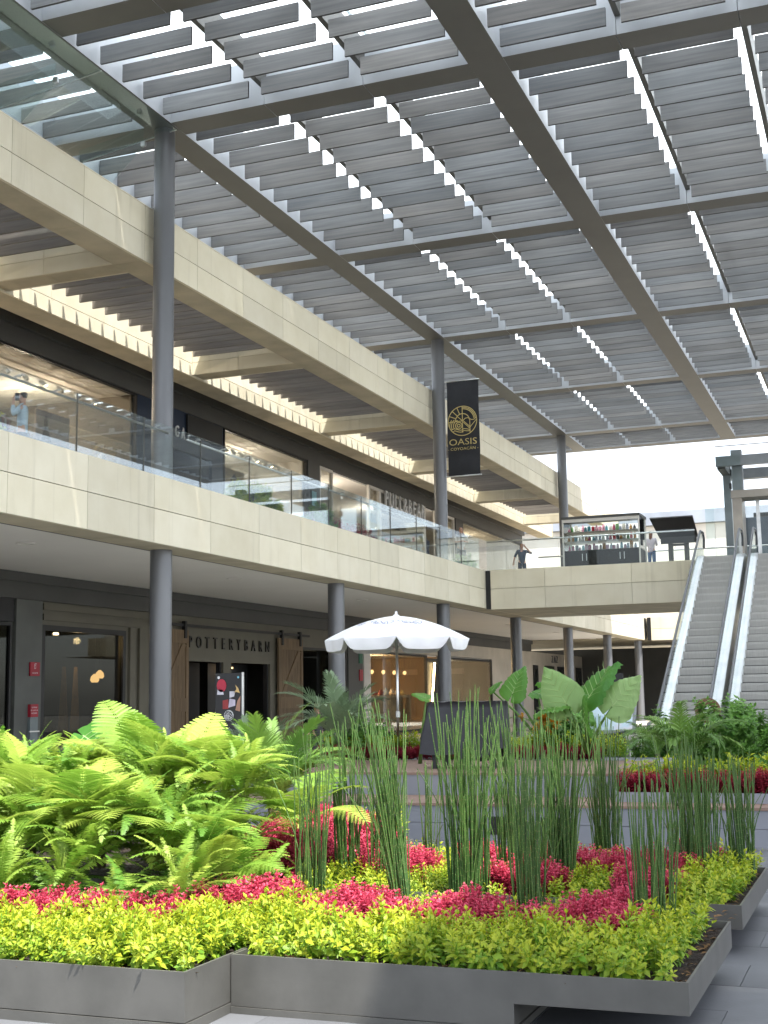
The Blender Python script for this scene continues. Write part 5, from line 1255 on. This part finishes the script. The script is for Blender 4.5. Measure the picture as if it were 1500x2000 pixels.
# looping script print on two panels
def scriptmark(k, r0):
    strokes = [[(-.9, .1), (-.95, .5), (-.6, .6), (-.7, 0), (-.4, -.1), (-.35, .25), (-.55, .2), (-.45, -.1), (-.1, -.1), (0, .2)], [(-.3, .7), (.0, .2), (.3, -.35), (.35, -.1), (.0, .05)], [(.2, .1), (.35, .35), (.55, .0), (.6, -.35), (.85, -.15), (.95, .3), (.7, .55), (.4, .5)]]
    m = MB()
    for st in strokes:
        P = []
        for i in range(len(st) - 1):
            for q in range(4):
                u = q / 4; a = st[max(0, i - 1)]; b = st[i]; c = st[i + 1]; d = st[min(len(st) - 1, i + 2)]
                P.append(tuple(.5 * ((2 * b[e]) + (-a[e] + c[e]) * u + (2 * a[e] - 5 * b[e] + 4 * c[e] - d[e]) * u * u + (-a[e] + 3 * b[e] - 3 * c[e] + d[e]) * u ** 3) for e in (0, 1)))
        base = len(m.v); m.ribbon(P, .07)
    vv = []
    for (a, b, _) in m.v:
        r = r0 - b * .16; th = ua + (k + .5) * math.pi / 4 + a * .2 / r
        x, y, z = canopy(r, th); vv.append((x, y, z + .004))
    m.v = vv; return m
for k in (0, -1, -2): ob('script_print', scriptmark(k, .62), INK, um)

# ================================================================== COVERED TABLE
tb = thing('covered_table', 'table draped in black cloth on the terrace deck', 'table', (-5.2, 16.6, .70))
x0, x1, y0, y1, zt = -5.72, -4.80, 16.35, 16.95, 1.57
for x in (x0 + .03, x1 - .08):
    for y in (y0 + .03, y1 - .08): ob('leg', MB().box(x, x + .055, y, y + .055, .70, zt - .05), BLACK, tb)
ob('top', MB().box(x0 + .01, x1 - .01, y0 + .01, y1 - .01, zt - .05, zt - .008), BLACK, tb)
v = []; f = []; per = []
n = 96
for i in range(n):
    s = i / n * 4; e = int(s); u = s - e
    per.append(((x0 + (x1 - x0) * u, y0), (x1, y0 + (y1 - y0) * u), (x1 - (x1 - x0) * u, y1), (x0, y1 - (y1 - y0) * u))[e])
cx, cy = (x0 + x1) / 2, (y0 + y1) / 2
v.append((cx, cy, zt))
rows = 8
for j in range(rows + 1):
    for i, (x, y) in enumerate(per):
        q = j / rows; left = max(0, (cx - x) / (x1 - x0) * 2)
        dpt = .56 + .10 * math.sin(i * .11 + 1) + (.02 if x < cx else .14)
        out = q * (.015 + .09 * left) + .030 * q * math.sin(i * .55 + j * .15) + .020 * q * math.sin(i * 1.3 + j * .4) + .02 * q * math.sin(i * .23)
        dx, dy = x - cx, y - cy; l = math.hypot(dx, dy)
        v.append((x + dx / l * out, y + dy / l * out, zt - (0 if j == 0 else .012) - dpt * q ** 1.05 + (.006 * math.sin(i * .9) if j == 0 else 0)))
for i in range(n): f.append((0, 1 + i, 1 + (i + 1) % n))
for j in range(rows):
    for i in range(n): f.append((1 + j * n + i, 1 + j * n + (i + 1) % n, 1 + (j + 1) * n + (i + 1) % n, 1 + (j + 1) * n + i))
f = [tuple(reversed(q)) for q in f]
cl = tag(ob('table_cloth', MB().add(v, f), CLOTH, None, smooth=True), 'black cloth draped over the terrace table', 'cloth')

# ================================================================== MAP, ROUND SIGN, TOTEM, STAND
mp = thing('map_display', 'tilted lit map panel in a grey frame behind the elephant ears', 'sign', (-4.35, 20.7, .7))
MM = Matrix.Translation((-4.28, 20.6, 1.27)) @ Matrix.Rotation(rad(-18), 4, 'X')
ob('frame', MB().box(-.53, .53, -.03, .03, -.26, .26), pm('sign frame', (.30, .31, .33), .4, metal=.4, scale=2), mp, MM)
ob('map_sheet', MB().box(-.48, .48, -.036, -.031, -.22, .22), SCREEN, mp, MM)
for i, (a, b, c, d, col) in enumerate(((-.42, -.2, -.02, .17, (.75, .72, .35)), (-.15, .1, -.17, .02, (.55, .70, .85)), (.18, .42, -.05, .18, (.80, .52, .62)), (-.4, -.1, -.18, -.06, (.6, .78, .7)))):
    ob('map_zone', MB().box(a, b, -.039, -.037, c, d), pm('map zone %d' % i, col, .5, scale=4), mp, MM)
for x in (-4.7, -4.05): ob('leg', MB().tube([(x, 20.66, .0), (x, 20.62, 1.2)], .03, 8), BLACK, mp)
rs = thing('round_sign', 'round rust brown sign with a pale centre standing behind the shrubs', 'sign', (-2.82, 22, 0))
ob('ring', MB().lathe([(.09, -.02), (.21, -.02), (.21, .02), (.09, .02), (.09, -.02)], 28), RUST, rs, Matrix.Translation((-2.82, 22, 1.34)) @ Matrix.Rotation(rad(90), 4, 'X'))
ob('centre', MB().lathe([(0, -.012), (.088, -.012), (.088, .012), (0, .012)], 20), LETW, rs, Matrix.Translation((-2.82, 22, 1.34)) @ Matrix.Rotation(rad(90), 4, 'X'))
ob('post', MB().tube([(-2.82, 22.03, 0), (-2.82, 22.03, 1.14)], .025, 8), RUST, rs)
tt = thing('poster_totem', 'tall dark glass poster stand with white emblem in front of the shop doors', 'sign', (-9.57, 18, 0))
ob('panel', MB().box(-9.8, -9.34, 17.99, 18.03, .25, 2.05), BLACK, tt); ob('edge', MB().box(-9.338, -9.325, 17.985, 18.035, .2, 2.06), STEEL, tt); ob('foot', MB().box(-9.85, -9.29, 17.8, 18.2, 0, .2), DARKF, tt)
def tq(name, pts, col, key):
    ob(name, MB().add([(x, y, 0) for x, y in pts], [tuple(range(len(pts)))]), MAT.get(key) or pm(key, col, .5, scale=9), tt, Matrix.Translation((-9.57, 17.984, 1.6)) @ PY)
def disc(cx, cy, r, n=14, k=1.0): return [(cx + r * math.cos(6.283 * i / n), cy + r * k * math.sin(6.283 * i / n)) for i in range(n)]
tq('printed_figure', disc(-.12, .26, .085, 14, 1.2), (.45, .02, .05), 'print red'); tq('printed_figure', [(-.2, .12), (-.08, .12), (-.1, .2), (-.19, .2)], (.62, .60, .66), 'print grey')
tq('printed_figure', [(.02, .07), (.1, .09), (.12, .17), (.02, .17)], (.62, .60, .66), 'print grey'); tq('printed_figure', [(-.1, -.1), (.0, -.1), (.0, .05), (-.1, .03)], (.3, .03, .03), 'print dark red')
tq('printed_figure', [(.0, -.08), (.12, -.05), (.12, .04), (.02, .06)], (.55, .50, .62), 'print lilac'); tq('printed_figure', [(.08, .14), (.14, .2), (.12, .27), (.17, .22), (.2, .14), (.14, .16)], (.62, .42, .16), 'print ochre')
tq('printed_figure', [(.12, -.12), (.2, -.14), (.21, .1), (.16, .03)], (.42, .22, .15), 'print tan'); tq('logo', disc(-.17, .385, .022), (.85, .85, .86), 'print white'); tq('logo', disc(.17, .385, .018), (.2, .55, .7), 'print cyan')
emw = emblem.copy(); link('emblem', emw, LETW, tt, Matrix.Translation((-9.56, 17.98, 1.40)) @ PY @ Matrix.Scale(.082, 4))
ca = thing('cafe_board', 'tall dark cafe menu board with a white cup beside the left escalator', 'sign', (-6.55, 33, 0))
ob('board', MB().box(-6.95, -6.3, 33, 33.05, .2, 2.15), BLACK, ca); ob('foot', MB().box(-7.0, -6.25, 32.8, 33.25, 0, .2), DARKF, ca)
CM = Matrix.Translation((-6.62, 32.99, 1.45)) @ PY
ob('printed_cup', MB().add([(-.15, .1, 0), (-.12, -.06, 0), (.1, -.06, 0), (.13, .1, 0)], [(0, 1, 2, 3)]), LETW, ca, CM); ob('printed_saucer', MB().add([(x * 1.6, -.1 + y * .3, -.001) for x, y in disc(0, 0, .13)], [tuple(range(14))]), MAT['print ochre'], ca, CM)
for i in range(4): ob('printed_line', MB().box(-.22, .15 - .05 * i, .42 - .09 * i, .45 - .09 * i, -.001, 0.), LETW, ca, CM)
# ================================================================== SHOP STOCK seen through the windows
def rack(label, x, y0, y1, z, cols):
    t = thing('clothes_rack', label, 'clothes rack', (x, (y0 + y1) / 2, z))
    ob('rail', MB().tube([(x, y0, z), (x, y0, z + 3.1), (x, y1, z + 3.1), (x, y1, z)], .02, 6), STEEL, t)
    n = int((y1 - y0) / .13)
    for i in range(n):
        y = y0 + .08 + i * .13; h = random.uniform(.7, 1.1); wd = random.uniform(.2, .26)
        ob('garment', MB().poly([(x - wd * .4, y, z + 3.06), (x + wd * .4, y, z + 3.06), (x + wd, y, z + 2.96), (x + wd * .8, y, z + 3.06 - h), (x - wd * .8, y, z + 3.06 - h), (x - wd, y, z + 2.96)], (0, .06, 0)), random.choice(cols), t)
GC = [pm('garment %d' % i, c, .85, scale=5, space='object') for i, c in enumerate(((.10, .12, .20), (.35, .30, .24), (.55, .53, .50), (.30, .08, .08), (.06, .06, .07), (.16, .22, .30)))]
rack('clothes rack in the brown upper shop nearest the left edge', -22.2, 19.6, 23.5, 6.07, GC)
rack('clothes rack in the brown upper shop beside the poster', -21.4, 24.6, 27.6, 6.07, GC)
rack('clothes rack deep in the pale upper shop', -23.4, 40.6, 43.2, 6.07, GC)
rack('clothes rack behind the first white framed upper window', -22.5, 46.4, 49.6, 6.07, GC)
rack('clothes rack behind the big white letters', -22.8, 52.0, 56.6, 6.07, GC)
for i, (y, m) in enumerate(((41.9, GC[2]), (46.9, GC[4]), (59.6, GC[0]))):
    t = thing('mannequin', ('headless mannequin in the pale upper shop window', 'headless mannequin inside the first white framed upper window', 'headless mannequin in the upper window right of the white letters')[i], 'mannequin', (-20.8, y, 6.07))
    ob('torso', MB().lathe([(.02, 1.62), (.05, 1.55), (.07, 1.48), (.19, 1.40), (.18, 1.2), (.13, 1.05), (.17, .88), (.16, .75), (.22, .35)], 14, (-20.8, y, 7.77)), m, t, smooth=True)
    ob('stand', MB().lathe([(0, .36), (.02, .36), (.02, .03), (.16, .02), (.16, 0), (0, 0)], 12, (-20.8, y, 7.77)), STEEL, t)
    ob('plinth', MB().box(-21.1, -20.5, y - .3, y + .3, 6.07, 7.765), WHITE, t)
# stock and lamps of the amber shop behind the umbrella
for i in range(5):
    y = 50.6 + i * 1.35
    l = thing('pendant_lamp', ('first', 'second', 'third', 'fourth', 'fifth')[i] + ' small pendant lamp from the left in the amber shop behind the umbrella', 'lamp', (-20.7, y, 2.7), 'pendant lamps in the amber shop')
    ob('globe', MB().lathe([(0, 2.62), (.06, 2.65), (.08, 2.72), (.06, 2.79), (0, 2.81)], 10, (-20.7, y, 0)), GLOW, l, smooth=True); ob('cord', MB().tube([(-20.7, y, 2.81), (-20.7, y, 3.48)], .008, 5), BLACK, l)
for i in range(9):
    y = 50.5 + i * .68; h = random.uniform(.18, .45)
    tag(ob('vase', MB().lathe([(.0, 1.725), (.09, 1.725), (.13, 1.725 + h * .5), (.05, 1.725 + h * .85), (.07, 1.725 + h)], 10, (-20.8, y, 0)), random.choice(GC + [RED, GOLD]), None, smooth=True),
        'ornament on the amber display shelf, number %d from the left' % (i + 1) if False else 'small ornament standing on the amber display shelf', 'ornament', 'ornaments on the amber shelf')
